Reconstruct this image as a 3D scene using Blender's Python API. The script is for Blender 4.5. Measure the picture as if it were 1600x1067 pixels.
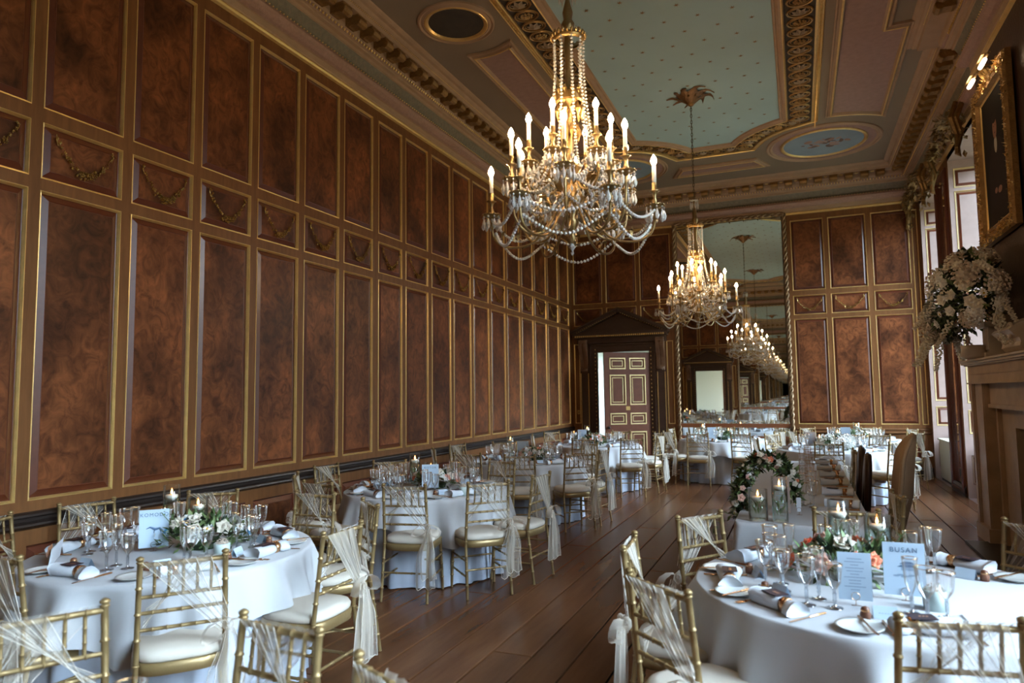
import bpy, math, random
from mathutils import Matrix, Vector
PI=math.pi; R=random.Random(7)
for o in list(bpy.data.objects): bpy.data.objects.remove(o)
S=bpy.context.scene; COL=S.collection
# ---------------------------------------------------------------- camera
CX,CZ=4.7,1.6; L=14.71; W=6.918; YB=-0.83; CH=5.867; K=1.0562
def rotm(rx,ry,rz):
    return (Matrix.Rotation(rz,3,'Z')@Matrix.Rotation(rx,3,'X')@Matrix.Rotation(ry,3,'Y'))
M3=rotm(.0777,.0130,.3973)
cam=bpy.data.cameras.new('camera'); camo=bpy.data.objects.new('camera',cam); COL.objects.link(camo)
m4=Matrix.Identity(4)
for i in range(3):
    m4[i][0]=M3[i][0]; m4[i][1]=M3[i][2]; m4[i][2]=-M3[i][1]
m4.translation=(CX,0,CZ); camo.matrix_world=m4
cam.sensor_width=36; cam.lens=1065.87/1600*36; cam.clip_start=.05
cam.dof.use_dof=True; cam.dof.focus_distance=6.0; cam.dof.aperture_fstop=2.2
S.camera=camo
# ---------------------------------------------------------------- world, light, exposure
S.view_settings.view_transform='Standard'; S.view_settings.look='None'
S.view_settings.gamma=1; S.view_settings.use_curve_mapping=False; S.view_settings.exposure=0.0
SKY=68.0; BULB=230.0; PIC=14.0
w=bpy.data.worlds.new('sky'); S.world=w; w.use_nodes=True
bg=w.node_tree.nodes['Background']; bg.inputs[1].default_value=SKY
_n=w.node_tree.nodes; _l=w.node_tree.links; _tc=_n.new('ShaderNodeTexCoord'); _sx=_n.new('ShaderNodeSeparateXYZ'); _cr=_n.new('ShaderNodeValToRGB')   # overcast sky; dark low band added to keep daylight off the upper walls
_mr=_n.new('ShaderNodeMapRange'); _mr.inputs[1].default_value=-.5; _mr.inputs[2].default_value=.5
_l.new(_tc.outputs['Generated'],_sx.inputs[0]); _l.new(_sx.outputs[2],_mr.inputs[0]); _l.new(_mr.outputs[0],_cr.inputs[0]); _l.new(_cr.outputs[0],bg.inputs[0])
_cr.color_ramp.elements[0].position=.56; _cr.color_ramp.elements[0].color=(.030,.036,.026,1); _cr.color_ramp.elements[1].position=1.0; _cr.color_ramp.elements[1].color=(.62,.81,1,1)
cy=S.cycles; cy.max_bounces=9; cy.diffuse_bounces=4; cy.glossy_bounces=6; cy.transmission_bounces=8; cy.transparent_max_bounces=24
cy.caustics_reflective=False; cy.caustics_refractive=False; cy.sample_clamp_indirect=6; cy.sample_clamp_direct=0; cy.blur_glossy=.5
WIN=[(13.0,14.55),(10.35,11.95),(1.93,3.53),(-.67,.88)]
for a,b in WIN:      # Cycles portals: they only guide sampling of the sky through the window openings
    l=bpy.data.lights.new('window_portal','AREA'); l.shape='RECTANGLE'; l.size=b-a; l.size_y=4.3
    l.cycles.is_portal=True
    o=bpy.data.objects.new('window_portal',l); COL.objects.link(o); o.location=(W+.66,(a+b)/2,2.95); o.rotation_euler=(0,PI/2,0)
# ---------------------------------------------------------------- materials
def nt(name):
    m=bpy.data.materials.new(name); m.use_nodes=True; return m,m.node_tree.nodes,m.node_tree.links
def P(name,col,rough=.5,metal=0,bump=0,bscale=40,var=0,vscale=3,rv=0,**kw):
    m,n,l=nt(name); b=n['Principled BSDF']
    b.inputs['Base Color'].default_value=(*col,1); b.inputs['Roughness'].default_value=rough; b.inputs['Metallic'].default_value=metal
    for k,v in kw.items(): b.inputs[k.replace('_',' ')].default_value=v
    tc=n.new('ShaderNodeTexCoord')
    if var:
        no=n.new('ShaderNodeTexNoise'); no.inputs['Scale'].default_value=vscale; no.inputs['Detail'].default_value=6
        l.new(tc.outputs['Object'],no.inputs['Vector'])
        mx=n.new('ShaderNodeMix'); mx.data_type='RGBA'
        mx.inputs[6].default_value=(*[c*(1-var) for c in col],1); mx.inputs[7].default_value=(*[min(1,c*(1+var)) for c in col],1)
        l.new(no.outputs[0],mx.inputs[0]); l.new(mx.outputs[2],b.inputs['Base Color'])
    if bump:
        no=n.new('ShaderNodeTexNoise'); no.inputs['Scale'].default_value=bscale; no.inputs['Detail'].default_value=4
        l.new(tc.outputs['Object'],no.inputs['Vector']); bp=n.new('ShaderNodeBump'); bp.inputs['Strength'].default_value=bump; bp.inputs['Distance'].default_value=.01
        l.new(no.outputs[0],bp.inputs['Height']); l.new(bp.outputs[0],b.inputs['Normal'])
    return m
def wood(name,c1,c2,rough,scale,stretch,dist=2.0,burl=False,spec=.5,coat=0.0):
    m,n,l=nt(name); b=n['Principled BSDF']; b.inputs['Roughness'].default_value=rough; b.inputs['Specular IOR Level'].default_value=spec
    b.inputs['Coat Weight'].default_value=coat; b.inputs['Coat Roughness'].default_value=.25
    tc=n.new('ShaderNodeTexCoord'); mp=n.new('ShaderNodeMapping'); mp.inputs['Scale'].default_value=stretch
    oi=n.new('ShaderNodeObjectInfo'); add=n.new('ShaderNodeVectorMath'); add.operation='ADD'
    mul=n.new('ShaderNodeMath'); mul.operation='MULTIPLY'; mul.inputs[1].default_value=37
    l.new(oi.outputs['Random'],mul.inputs[0]); l.new(tc.outputs['Object'],add.inputs[0]); l.new(mul.outputs[0],add.inputs[1])
    l.new(add.outputs[0],mp.inputs['Vector'])
    a=n.new('ShaderNodeTexNoise'); a.inputs['Scale'].default_value=scale; a.inputs['Detail'].default_value=8; a.inputs['Roughness'].default_value=.62; a.inputs['Distortion'].default_value=dist
    l.new(mp.outputs[0],a.inputs['Vector'])
    cr=n.new('ShaderNodeValToRGB'); cr.color_ramp.elements[0].position=.3; cr.color_ramp.elements[0].color=(*c1,1); cr.color_ramp.elements[1].position=.7; cr.color_ramp.elements[1].color=(*c2,1)
    l.new(a.outputs[0],cr.inputs[0]); out=cr.outputs[0]
    if burl:
        v=n.new('ShaderNodeTexNoise'); v.inputs['Scale'].default_value=scale*.28; v.inputs['Detail'].default_value=3; l.new(mp.outputs[0],v.inputs['Vector'])
        r2=n.new('ShaderNodeValToRGB'); r2.color_ramp.elements[0].position=.36; r2.color_ramp.elements[0].color=(.42,.38,.36,1); r2.color_ramp.elements[1].position=.62; r2.color_ramp.elements[1].color=(1.15,1.1,1.05,1)
        l.new(v.outputs[0],r2.inputs[0]); mx=n.new('ShaderNodeMix'); mx.data_type='RGBA'; mx.blend_type='MULTIPLY'; mx.inputs[0].default_value=1
        l.new(out,mx.inputs[6]); l.new(r2.outputs[0],mx.inputs[7]); out=mx.outputs[2]
    hs=n.new('ShaderNodeHueSaturation'); mr=n.new('ShaderNodeMapRange'); mr.inputs[3].default_value=.82; mr.inputs[4].default_value=1.18
    l.new(oi.outputs['Random'],mr.inputs[0]); l.new(mr.outputs[0],hs.inputs['Value']); l.new(out,hs.inputs['Color']); l.new(hs.outputs[0],b.inputs['Base Color'])
    return m
def thin(name,col,tfac,rough=.3,gl=.5,glcol=(1,1,1),mx_=.75):
    # thin clear sheet: straight-through light plus a Fresnel mirror film
    m,n,l=nt(name); n.remove(n['Principled BSDF']); out=n['Material Output']
    t=n.new('ShaderNodeBsdfTransparent'); t.inputs[0].default_value=(*col,1)
    g=n.new('ShaderNodeBsdfGlossy'); g.inputs[0].default_value=(*glcol,1); g.inputs['Roughness'].default_value=rough
    lw=n.new('ShaderNodeLayerWeight'); lw.inputs[0].default_value=gl
    mr=n.new('ShaderNodeMapRange'); mr.inputs[3].default_value=tfac; mr.inputs[4].default_value=mx_
    l.new(lw.outputs['Fresnel'],mr.inputs[0]); mx=n.new('ShaderNodeMixShader'); l.new(mr.outputs[0],mx.inputs[0]); l.new(t.outputs[0],mx.inputs[1]); l.new(g.outputs[0],mx.inputs[2]); l.new(mx.outputs[0],out.inputs[0])
    return m
def sheer(name,col,alpha):
    m,n,l=nt(name); n.remove(n['Principled BSDF']); out=n['Material Output']
    t=n.new('ShaderNodeBsdfTransparent'); d=n.new('ShaderNodeBsdfDiffuse'); d.inputs[0].default_value=(*col,1)
    tr=n.new('ShaderNodeBsdfTranslucent'); tr.inputs[0].default_value=(*col,1); ad=n.new('ShaderNodeMixShader'); ad.inputs[0].default_value=.4
    l.new(d.outputs[0],ad.inputs[1]); l.new(tr.outputs[0],ad.inputs[2])
    lw=n.new('ShaderNodeLayerWeight'); lw.inputs[0].default_value=.35; mr=n.new('ShaderNodeMapRange'); mr.inputs[3].default_value=alpha; mr.inputs[4].default_value=.97
    l.new(lw.outputs['Facing'],mr.inputs[0]); mx=n.new('ShaderNodeMixShader'); l.new(mr.outputs[0],mx.inputs[0]); l.new(t.outputs[0],mx.inputs[1]); l.new(ad.outputs[0],mx.inputs[2]); l.new(mx.outputs[0],out.inputs[0])
    return m
def emit(name,col,s):
    m,n,l=nt(name); n.remove(n['Principled BSDF']); e=n.new('ShaderNodeEmission'); e.inputs[0].default_value=(*col,1); e.inputs[1].default_value=s
    l.new(e.outputs[0],n['Material Output'].inputs[0]); return m
burl=wood('burl_walnut',(.075,.022,.008),(.255,.088,.031),.45,9,(1,1,.8),1.6,True,spec=.22)
walnut=wood('walnut_framing',(.155,.062,.021),(.245,.103,.036),.45,18,(1,1,.12),.4,spec=.22)
walnuth=wood('walnut_rail',(.10,.040,.014),(.17,.072,.026),.45,18,(.12,1,1),.4,spec=.22)
mahog=P('mahogany_bevel',(.115,.028,.012),.3,0,0,40,.25,20)
blackw=P('ebonised_moulding',(.018,.012,.010),.35)
darkw=P('dark_carved_walnut',(.042,.017,.009),.4,0,.5,25,.3,9)
doorw=P('door_mahogany',(.13,.043,.022),.4,0,.1,20,.25,8,Specular_IOR_Level=.2)
gilt=P('gilding',(.80,.54,.20),.33,.6,.2,60,.2,14)
paleg=P('pale_gilding',(.72,.55,.26),.4,.55,.15,60,.15,14)
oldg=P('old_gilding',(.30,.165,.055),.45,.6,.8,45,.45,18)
plast=P('ceiling_plaster',(.25,.185,.125),.8,0,.1,30,.12,1.5)
tan=P('cornice_plaster',(.40,.255,.155),.7,0,.2,60,.2,6)
pink=P('cornice_pink',(.38,.22,.165),.6,0,.7,90,.3,30)
friez=P('cornice_frieze',(.19,.16,.11),.7,0,.4,60,.4,22)
mauve=P('mauve_damask',(.33,.20,.165),.75,0,.3,80,.25,14)
green=P('duck_egg_green',(.38,.54,.56),.75,0,.05,10,.10,1.2)
stone=P('fireplace_stone',(.42,.29,.185),.5,0,.25,30,.35,5)
stonel=P('carved_stone',(.50,.41,.32),.5,0,.25,30,.2,6)
black=P('fireback_black',(.012,.011,.011),.6)
cloth=P('table_linen',(.56,.57,.59),.85,0,.08,300)
clothu=P('blue_shaded_underskirt',(.50,.56,.66),.85,0,.08,300)  # white linen; the blue shade below the overcloth is put into its colour
goldch=P('champagne_gold_paint',(.31,.215,.095),.36,.5,.15,50,.12,12)
cush=P('ivory_cushion',(.66,.60,.51),.8,0,.1,200)
sash=sheer('ivory_organza',(.92,.85,.74),.20)
sash2=sheer('ivory_organza_bow',(.92,.85,.74),.24); hemm=P('organza_fold',(.85,.79,.69),.8)
glass=thin('wine_glass',(.985,.99,.995),.10,.05,.36)
gstem=thin('cut_glass_stem',(.85,.90,.95),.35,.08,.6)
gold_rim=P('gold_rim',(.8,.5,.25),.25,1)
cryst=P('lead_crystal',(.97,.95,.92),.06,0,Transmission_Weight=.42,IOR=1.55,Coat_Weight=1)
water=thin('vase_water',(.93,.985,.97),.03,.02,.2)
brass=P('chandelier_brass',(.36,.245,.11),.3,.9,.3,70,.25,20)
dbrass=P('dark_bronze',(.14,.10,.055),.35,.8,.2,40)
wax=P('candle_wax',(.85,.80,.68),.5,Subsurface_Weight=.0)
bulbm=emit('flame_bulb',(1,.66,.34),BULB)
flame=emit('candle_flame',(1,.42,.12),22)
picl=emit('picture_lamp_glow',(1,.70,.42),PIC)
napk=P('napkin_linen',(.70,.74,.80),.8,0,.1,120)
china=P('white_china',(.75,.77,.74),.2,Coat_Weight=.4)
copper=P('rose_gold_cutlery',(.62,.34,.17),.25,.95)
darkc=P('dark_plum_card',(.035,.020,.028),.5)
paper=P('blue_lit_white_card',(.56,.70,.84),.75)  # white card stock with the blue of the daylight mixed into its colour
taupe=P('taupe_card',(.36,.29,.26),.8)
ink=P('blue_ink',(.10,.19,.33),.7)
inkl=P('faded_blue_ink',(.30,.42,.58),.7)
copl=P('copper_script',(.60,.30,.16),.4,.7)
leafm=P('foliage_green',(.085,.145,.045),.5,0,0,40,.45,9)
leafd=P('dark_foliage',(.025,.042,.018),.5,0,0,40,.4,9)
leafl=P('pale_foliage',(.20,.28,.11),.5,0,0,40,.3,9)
ivory=P('ivory_petal',(.80,.74,.62),.7); whitep=P('white_petal',(.85,.84,.80),.7); blush=P('blush_petal',(.80,.50,.40),.7)
coral=P('coral_petal',(.85,.26,.14),.7); bluep=P('blue_petal',(.10,.42,.72),.7); yellow=P('flower_eye',(.70,.45,.05),.7)
mirror=P('mirror_glass',(.86,.87,.85),.0,1)
tanu=P('tan_upholstery',(.42,.28,.16),.75,0,.2,90,.2,10)
cream=P('cream_painted_wood',(.45,.42,.32),.5,0,.05,30)
canvas=P('dark_canvas',(.014,.009,.006),.8,Specular_IOR_Level=.15); skin=P('painted_skin',(.24,.10,.05),.8); lace=P('painted_lace',(.40,.34,.26),.6); coatp=P('painted_coat',(.022,.012,.009),.8,Specular_IOR_Level=.15)
sky1=P('fresco_sky',(.26,.33,.38),.8,0,0,40,.3,2); fres2=P('fresco_figures',(.36,.20,.14),.8,0,0,40,.4,8); fres3=P('fresco_dark',(.045,.032,.022),.8,0,0,40,.6,6)
hall=P('hall_plaster',(.55,.57,.52),.8); switchm=P('brass_plate',(.45,.28,.10),.3,.8)
def floorboard():
    m=wood('oak_boards',(.115,.044,.018),(.205,.085,.036),.27,5,(1,.12,1),.2,spec=.38); n=m.node_tree.nodes; l=m.node_tree.links; b=n['Principled BSDF']
    return m
boards=floorboard()
# ---------------------------------------------------------------- mesh helper
class MB:
    def __init__(s): s.v=[]; s.f=[]; s.m=[]; s.c=0
    def mat(s,i): s.c=i; return s
    def add(s,vs,fs):
        b=len(s.v); s.v+=[tuple(v) for v in vs]; s.f+=[tuple(i+b for i in f) for f in fs]; s.m+=[s.c]*len(fs); return s
    def box(s,x0,x1,y0,y1,z0,z1):
        return s.add([(x,y,z) for x in(x0,x1) for y in(y0,y1) for z in(z0,z1)],[(0,1,3,2),(4,6,7,5),(0,4,5,1),(2,3,7,6),(0,2,6,4),(1,5,7,3)])
    def lathe(s,prof,n=16,c=(0,0,0),cap=False,axis=None,lobes=0,amp=0):
        vs=[]; k=len(prof)
        for r,z in prof:
            for j in range(n):
                a=2*PI*j/n; q=r*(1+(amp*math.cos(lobes*a) if lobes else 0)); vs.append((q*math.cos(a),q*math.sin(a),z))
        if axis: vs=[axis@Vector(v) for v in vs]
        vs=[(v[0]+c[0],v[1]+c[1],v[2]+c[2]) for v in vs]
        fs=[(i*n+j,i*n+(j+1)%n,(i+1)*n+(j+1)%n,(i+1)*n+j) for i in range(k-1) for j in range(n)]
        if cap: fs+=[tuple(range(n))[::-1],tuple((k-1)*n+j for j in range(n))]
        return s.add(vs,fs)
    def tube(s,pts,r,n=6,cap=True):
        pts=[Vector(p) for p in pts]; rs=r if isinstance(r,(list,tuple)) else [r]*len(pts); vs=[]; up=None
        for i,p in enumerate(pts):
            t=(pts[min(i+1,len(pts)-1)]-pts[max(i-1,0)])
            if t.length<1e-9: t=Vector((0,0,1))
            t.normalize()
            if up is None: up=Vector((0,0,1)) if abs(t.z)<.9 else Vector((1,0,0))
            a=t.cross(up); 
            if a.length<1e-6: a=t.orthogonal()
            a.normalize(); b=t.cross(a); up=-b if (-b).dot(up)>0 else b
            a=t.cross(up).normalized(); b=t.cross(a)
            for j in range(n):
                q=2*PI*j/n; vs.append(p+a*rs[i]*math.cos(q)+b*rs[i]*math.sin(q))
        k=len(pts); fs=[(i*n+j,i*n+(j+1)%n,(i+1)*n+(j+1)%n,(i+1)*n+j) for i in range(k-1) for j in range(n)]
        if cap: fs+=[tuple(range(n))[::-1],tuple((k-1)*n+j for j in range(n))]
        return s.add(vs,fs)
    def octa(s,c,r,rz=None,n=4):
        rz=rz or r; vs=[(c[0],c[1],c[2]+rz),(c[0],c[1],c[2]-rz)]+[(c[0]+r*math.cos(2*PI*j/n+.4),c[1]+r*math.sin(2*PI*j/n+.4),c[2]) for j in range(n)]
        return s.add(vs,[(0,2+j,2+(j+1)%n) for j in range(n)]+[(1,2+(j+1)%n,2+j) for j in range(n)])
    def ball(s,c,r,n=8,k=5,sz=1):
        return s.lathe([(r*math.sin(PI*i/k)+1e-5,-r*sz*math.cos(PI*i/k)) for i in range(k+1)],n,c)
    def leaf(s,p,d,l,w,droop=.2):
        p=Vector(p); d=Vector(d).normalized(); u=d.cross(Vector((0,0,1)))
        if u.length<.1: u=Vector((1,0,0))
        u.normalize(); nn=u.cross(d)
        mid=p+d*l*.5+nn*l*.10; tip=p+d*l-nn*l*droop
        return s.add([p,mid+u*w-nn*w*.3,tip,mid-u*w-nn*w*.3,mid],[(0,1,4),(1,2,4),(2,3,4),(3,0,4)])
    def poly(s,pts,z,flip=False):
        vs=[(p[0],p[1],z) for p in pts]; f=tuple(range(len(vs))); return s.add(vs,[f[::-1] if flip else f])
    def build(s,name,mats,parent=None,smooth=False,loc=None,rot=None,link=True):
        me=bpy.data.meshes.new(name); me.from_pydata(s.v,[],s.f)
        for m in (mats if isinstance(mats,(list,tuple)) else [mats]): me.materials.append(m)
        if max(s.m or [0])>0: me.polygons.foreach_set('material_index',s.m)
        if smooth: me.polygons.foreach_set('use_smooth',[True]*len(s.f))
        me.update(); return inst(name,me,parent,loc,rot)
def inst(name,me,parent=None,loc=None,rot=None,sc=None):
    o=bpy.data.objects.new(name,me); COL.objects.link(o)
    if parent: o.parent=parent
    if loc is not None: o.location=loc
    if rot is not None: o.rotation_euler=rot if isinstance(rot,(tuple,list,Vector)) else (0,0,rot)
    if sc is not None: o.scale=sc if isinstance(sc,(tuple,list)) else (sc,)*3
    return o
def tag(o,label=None,cat=None,group=None,kind=None):
    if label: o['label']=label
    if cat: o['category']=cat
    if group: o['group']=group
    if kind: o['kind']=kind
    return o
def root(name,loc=(0,0,0),rz=0,label=None,cat=None,group=None):
    o=bpy.data.objects.new(name,None); COL.objects.link(o); o.location=loc; o.rotation_euler=(0,0,rz); o.empty_display_size=.1
    return tag(o,label,cat,group)
def dup(o,parent=None):
    c=o.copy(); COL.objects.link(c)
    if parent: c.parent=parent
    for ch in list(o.children): dup(ch,c)
    return c
def sweep(mb,path,prof,closed=True):
    """path: 2D points; prof: (offset to the left of travel, z). mitred sweep"""
    n=len(path); vs=[]; k=len(prof)
    for i,p in enumerate(path):
        p=Vector(p[:2]); a=Vector(path[i-1][:2]) if (closed or i>0) else None; b=Vector(path[(i+1)%n][:2]) if (closed or i<n-1) else None
        d1=(p-a).normalized() if a is not None else None; d2=(b-p).normalized() if b is not None else None
        if d1 is None: d1=d2
        if d2 is None: d2=d1
        n1=Vector((-d1.y,d1.x)); n2=Vector((-d2.y,d2.x)); mm=(n1+n2)
        mm=mm/max(.35,(1+n1.dot(n2)))
        for o,z in prof: vs.append((p.x+mm.x*o,p.y+mm.y*o,z))
    rng=range(n if closed else n-1)
    fs=[(i*k+j,((i+1)%n)*k+j,((i+1)%n)*k+j+1,i*k+j+1) for i in rng for j in range(k-1)]
    return mb.add(vs,fs)
def frame_xz(mb,x0,x1,z0,z1,prof,y=0):
    """mitred rectangular frame in the xz plane; prof: (inward offset, y)"""
    k=len(prof); vs=[]
    for (x,z,sx,sz) in ((x0,z0,1,1),(x1,z0,-1,1),(x1,z1,-1,-1),(x0,z1,1,-1)):
        for o,d in prof: vs.append((x+sx*o,y+d,z+sz*o))
    return mb.add(vs,[(i*k+j,((i+1)%4)*k+j,((i+1)%4)*k+j+1,i*k+j+1) for i in range(4) for j in range(k-1)])
def arc(cx,cy,r,a0,a1,n):
    return [(cx+r*math.cos(math.radians(a0+(a1-a0)*i/n)),cy+r*math.sin(math.radians(a0+(a1-a0)*i/n))) for i in range(n+1)]
def OC(x,y): return (4.7+(x-4.45)*K,y*K)     # survey units -> metres
# ---------------------------------------------------------------- floor
fl=MB().box(-.3,W+1.0,YB-.3,L+2.6,-.12,-.022).build('floor',[P('subfloor_gap',(.008,.005,.004),.9)]); tag(fl,kind='structure')
bw=.26; nb=int(W/bw)+1; rb=random.Random(3)
for i in range(nb):
    x0=i*bw; x1=min(W,x0+bw); y=YB+(-2.2 if i%2 else -.9)+rb.uniform(-.3,.3)
    while y<L:
        ln=rb.choice([3.0,3.6,4.2]); y0=max(YB,y); y1=min(L,y+ln); y+=ln
        if y1-y0<.05: continue
        dz=rb.uniform(-.0015,.0015); g=.006; b=.004
        MB().add([(x0+g,y0+g,-.02),(x1-g,y0+g,-.02),(x1-g,y1-g,-.02),(x0+g,y1-g,-.02),(x0+g,y0+g,dz-b),(x1-g,y0+g,dz-b),(x1-g,y1-g,dz-b),(x0+g,y1-g,dz-b),
                  (x0+g+b,y0+g+b,dz),(x1-g-b,y0+g+b,dz),(x1-g-b,y1-g-b,dz),(x0+g+b,y1-g-b,dz)],
                 [(8,9,10,11),(4,5,9,8),(5,6,10,9),(6,7,11,10),(7,4,8,11),(0,1,5,4),(1,2,6,5),(2,3,7,6),(3,0,4,7)]).build('floorboard',boards,fl)
# ---------------------------------------------------------------- panelled walls
ZR=[(.17,.655),(.95,3.023),(3.117,3.497),(3.606,5.025)]
BEV=[(0,.001),(.012,.022),(.017,.024),(.056,.003),(.059,.006),(.062,.006)]
GP2=[(-.011,.001),(-.009,-.006),(-.002,-.009),(.005,-.006),(.007,.002)]
GPR=[(-.006,.001),(-.004,-.004),(.001,-.005),(.009,.008),(.011,.013),(.013,.023)]
def panel(par,u0,u1,z0,z1,bev=mahog,field=burl,gm=gilt,pr=BEV):
    mb=MB(); frame_xz(mb,u0,u1,z0,z1,pr); o,d=pr[-1]
    mb.mat(1).add([(u0+o,d,z0+o),(u1-o,d,z0+o),(u1-o,d,z1-o),(u0+o,d,z1-o)],[(0,1,2,3)])
    p=mb.build('panel',[bev,field],par)
    if z0>.5: frame_xz(MB(),u0,u1,z0,z1,GPR).build('gilt_moulding',gm,p)
    return p
def wallmesh(name,rz,loc,U0,U1,Z1,rects,kind='structure',par=None,mat=walnut):
    us=sorted({U0,U1,*[r[0] for r in rects],*[r[1] for r in rects]}); zs=sorted({0,Z1,*[r[2] for r in rects],*[r[3] for r in rects]})
    us=[u for u in us if U0-1e-6<=u<=U1+1e-6]; mb=MB()
    for i in range(len(us)-1):
        for j in range(len(zs)-1):
            uc=(us[i]+us[i+1])/2; zc=(zs[j]+zs[j+1])/2
            if any(r[0]<uc<r[1] and r[2]<zc<r[3] for r in rects): continue
            if us[i+1]-us[i]<1e-5: continue
            mb.add([(us[i],0,zs[j]),(us[i+1],0,zs[j]),(us[i+1],0,zs[j+1]),(us[i],0,zs[j+1])],[(0,1,2,3)])
    o=mb.build(name,mat,par,loc=loc,rot=rz)
    if kind: tag(o,kind=kind)
    return o
# gilded flower swag (shared mesh), width 1 unit = .5 m
def swagmesh(seed):
    q=random.Random(seed); mb=MB(); N=26
    for i in range(N+1):
        t=i/N; x=(t-.5)*.44; z=.10-.19*math.sin(PI*t)**.8; k=.007+.016*math.sin(PI*t)**2
        for _ in range(2): mb.octa((x+q.uniform(-1,1)*k,-.012-q.random()*.012,z+q.uniform(-1,1)*k*1.3),.006+q.random()*.007,None,5)
        mb.leaf((x,-.012,z),(q.uniform(-1,1),-.3,q.uniform(-1,1)),.03,.007)
    for t,r in ((.5,.020),(.42,.015),(.58,.015),(.80,.014),(.66,.012),(.24,.010)):
        x=(t-.5)*.44; z=.10-.19*math.sin(PI*t)**.8
        for j in range(6):
            a=j*PI/3; mb.octa((x+r*math.cos(a),-.026,z+r*math.sin(a)),r*.55,r*.45,5)
        mb.octa((x,-.034,z),r*.5,None,5)
    for sx in (-1,1): mb.tube([(sx*.22,-.01,.12),(sx*.225,-.014,.09),(sx*.21,-.012,.05)],[.004,.007,.002],5)
    o=mb.build('gilt_swag',oldg2); me=o.data; bpy.data.objects.remove(o); return me
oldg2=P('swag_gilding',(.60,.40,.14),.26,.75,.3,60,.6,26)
SW=[swagmesh(1),swagmesh(2),swagmesh(3)]
def swag(par,u,z,w,i): inst('gilt_swag',SW[i%3],par,(u,.005,z),None,(w/.5,1.3,1.15))
# left wall: panel edges surveyed
Lr={-1:.6099,0:.7545,1:.8945,2:1.0366,3:1.1782,4:1.3213,5:1.4614,6:1.6026,7:1.7464,8:1.8883,9:2.0310,10:2.1747,11:2.3202,12:2.4675,13:2.6118,14:2.7708,15:2.9301,16:3.0863}
Ll={0:.6287,1:.7740,2:.9138,3:1.0566,4:1.1990,5:1.3422,6:1.4892,7:1.6238,8:1.7698}
LP=[]
for k in range(-5,17):
    r=Lr[k]*4.7 if k in Lr else (Lr[-1]+(k+1)*.1435)*4.7
    l_=Ll[k]*4.7 if k in Ll else ((Lr[k-1]+.0205)*4.7 if k-1 in Lr else r-.572)
    if l_<YB+.05: continue
    LP.append((l_,r))
LP[-1]=(LP[-1][0],min(LP[-1][1],L-.13))
wl=wallmesh('wall_left',PI/2,(0,0,0),YB,L,CH,[(a,b,z0,z1) for a,b in LP for z0,z1 in ZR])
for i,(a,b) in enumerate(LP):
    for z0,z1 in ZR: panel(wl,a,b,z0,z1)
    swag(wl,(a+b)/2,3.31,(b-a)*.80,i)
# ---------------------------------------------------------------- end walls (far wall, and its mirror image behind the camera)
DX0,DX1,DZ=.60,1.75,2.50
MX0,MX1,MZ0,MZ1=2.40,4.49,.70,5.13
def endwall(name,far):
    ps=[(.06,.715),(.809,1.48),(1.572,2.235),(4.66,5.251),(5.347,6.0),(6.105,6.727)]
    fl_=(lambda u:u) if far else (lambda u:W-u)
    rects=[]; pl=[]
    for a,b in ps:
        a,b=sorted((fl_(a),fl_(b)))
        for z0,z1 in ZR:
            if max(fl_(a),fl_(b))<2.3 and z0<3: continue
            rects.append((a,b,z0,z1)); pl.append((a,b,z0,z1))
    d=sorted((fl_(DX0),fl_(DX1))); rects.append((d[0],d[1],0,DZ))
    m=sorted((fl_(MX0-.04),fl_(MX1+.04))); rects.append((m[0],m[1],MZ0-.03,MZ1+.04))
    wo=wallmesh(name,0 if far else PI,(0,L,0) if far else (W,YB,0),0,W,CH,rects)
    n=0
    for a,b,z0,z1 in pl:
        panel(wo,a,b,z0,z1)
        if abs(z0-3.117)<.01: swag(wo,(a+b)/2,3.31,(b-a)*.85,n); n+=1
    return wo,fl_
wf,_f=endwall('wall_far',True)
wb,_b=endwall('wall_back',False)
for wo in (wf,wb):
    fx=_f if wo is wf else _b
    # narrow side panels of the door bay beside the architrave
    for a,b in ((.06,.17),(2.12,2.24)):
        a,b=sorted((fx(a),fx(b))); frame_xz(MB(),a,b,.95,2.7,GP2,-.002).build('gilt_moulding',gilt,wo)
# pilaster strip at the right corner of the far wall
frame_xz(MB(),6.79,6.87,.95,5.0,GP2,-.002).build('gilt_moulding',gilt,wf)
# right wall with window openings and chimney breast
U=lambda y:L-y
BX=.24; BY0,BY1=4.93,8.95
wins=[(U(b),U(a),.76,5.06) for a,b in WIN]; low=[(U(b),U(a),0.0,.76) for a,b in WIN]
pier=(U(12.95),U(12.05)); pn=(U(BY0-.08),U(3.6))
rp=[(pier[0]+.09,pier[1]-.09,3.606,5.025),(pier[0]+.09,pier[1]-.09,1.15,3.5)]
rp2=[(U(10.25),U(9.65)),(U(9.55),U(9.05)),(U(4.85),U(4.25)),(U(4.15),U(3.62)),(U(1.85),U(1.42)),(U(1.36),U(.95))]
rr=[(a,b,z0,z1) for a,b in rp2 for z0,z1 in ZR]
mir=(pier[0]+.07,pier[1]-.07,.10,4.95)
wr=wallmesh('wall_right',-PI/2,(W,L,0),0,L-YB,CH,wins+low+rr+[mir])
for a,b,z0,z1 in rr: panel(wr,a,b,z0,z1)
# pier mirror
pm=root('pier_mirror',(W,L,0),-PI/2,'tall narrow pier mirror between the two windows right of the far wall','mirror')
MB().add([(mir[0],.015,mir[2]),(mir[1],.015,mir[2]),(mir[1],.015,mir[3]),(mir[0],.015,mir[3])],[(0,1,2,3)]).build('mirror_glass',mirror,pm)
frame_xz(MB(),mir[0],mir[1],mir[2],mir[3],[(-.05,0),(-.05,-.03),(-.01,-.045),(0,-.02),(.004,.014)]).build('frame',mahog,pm)
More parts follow.
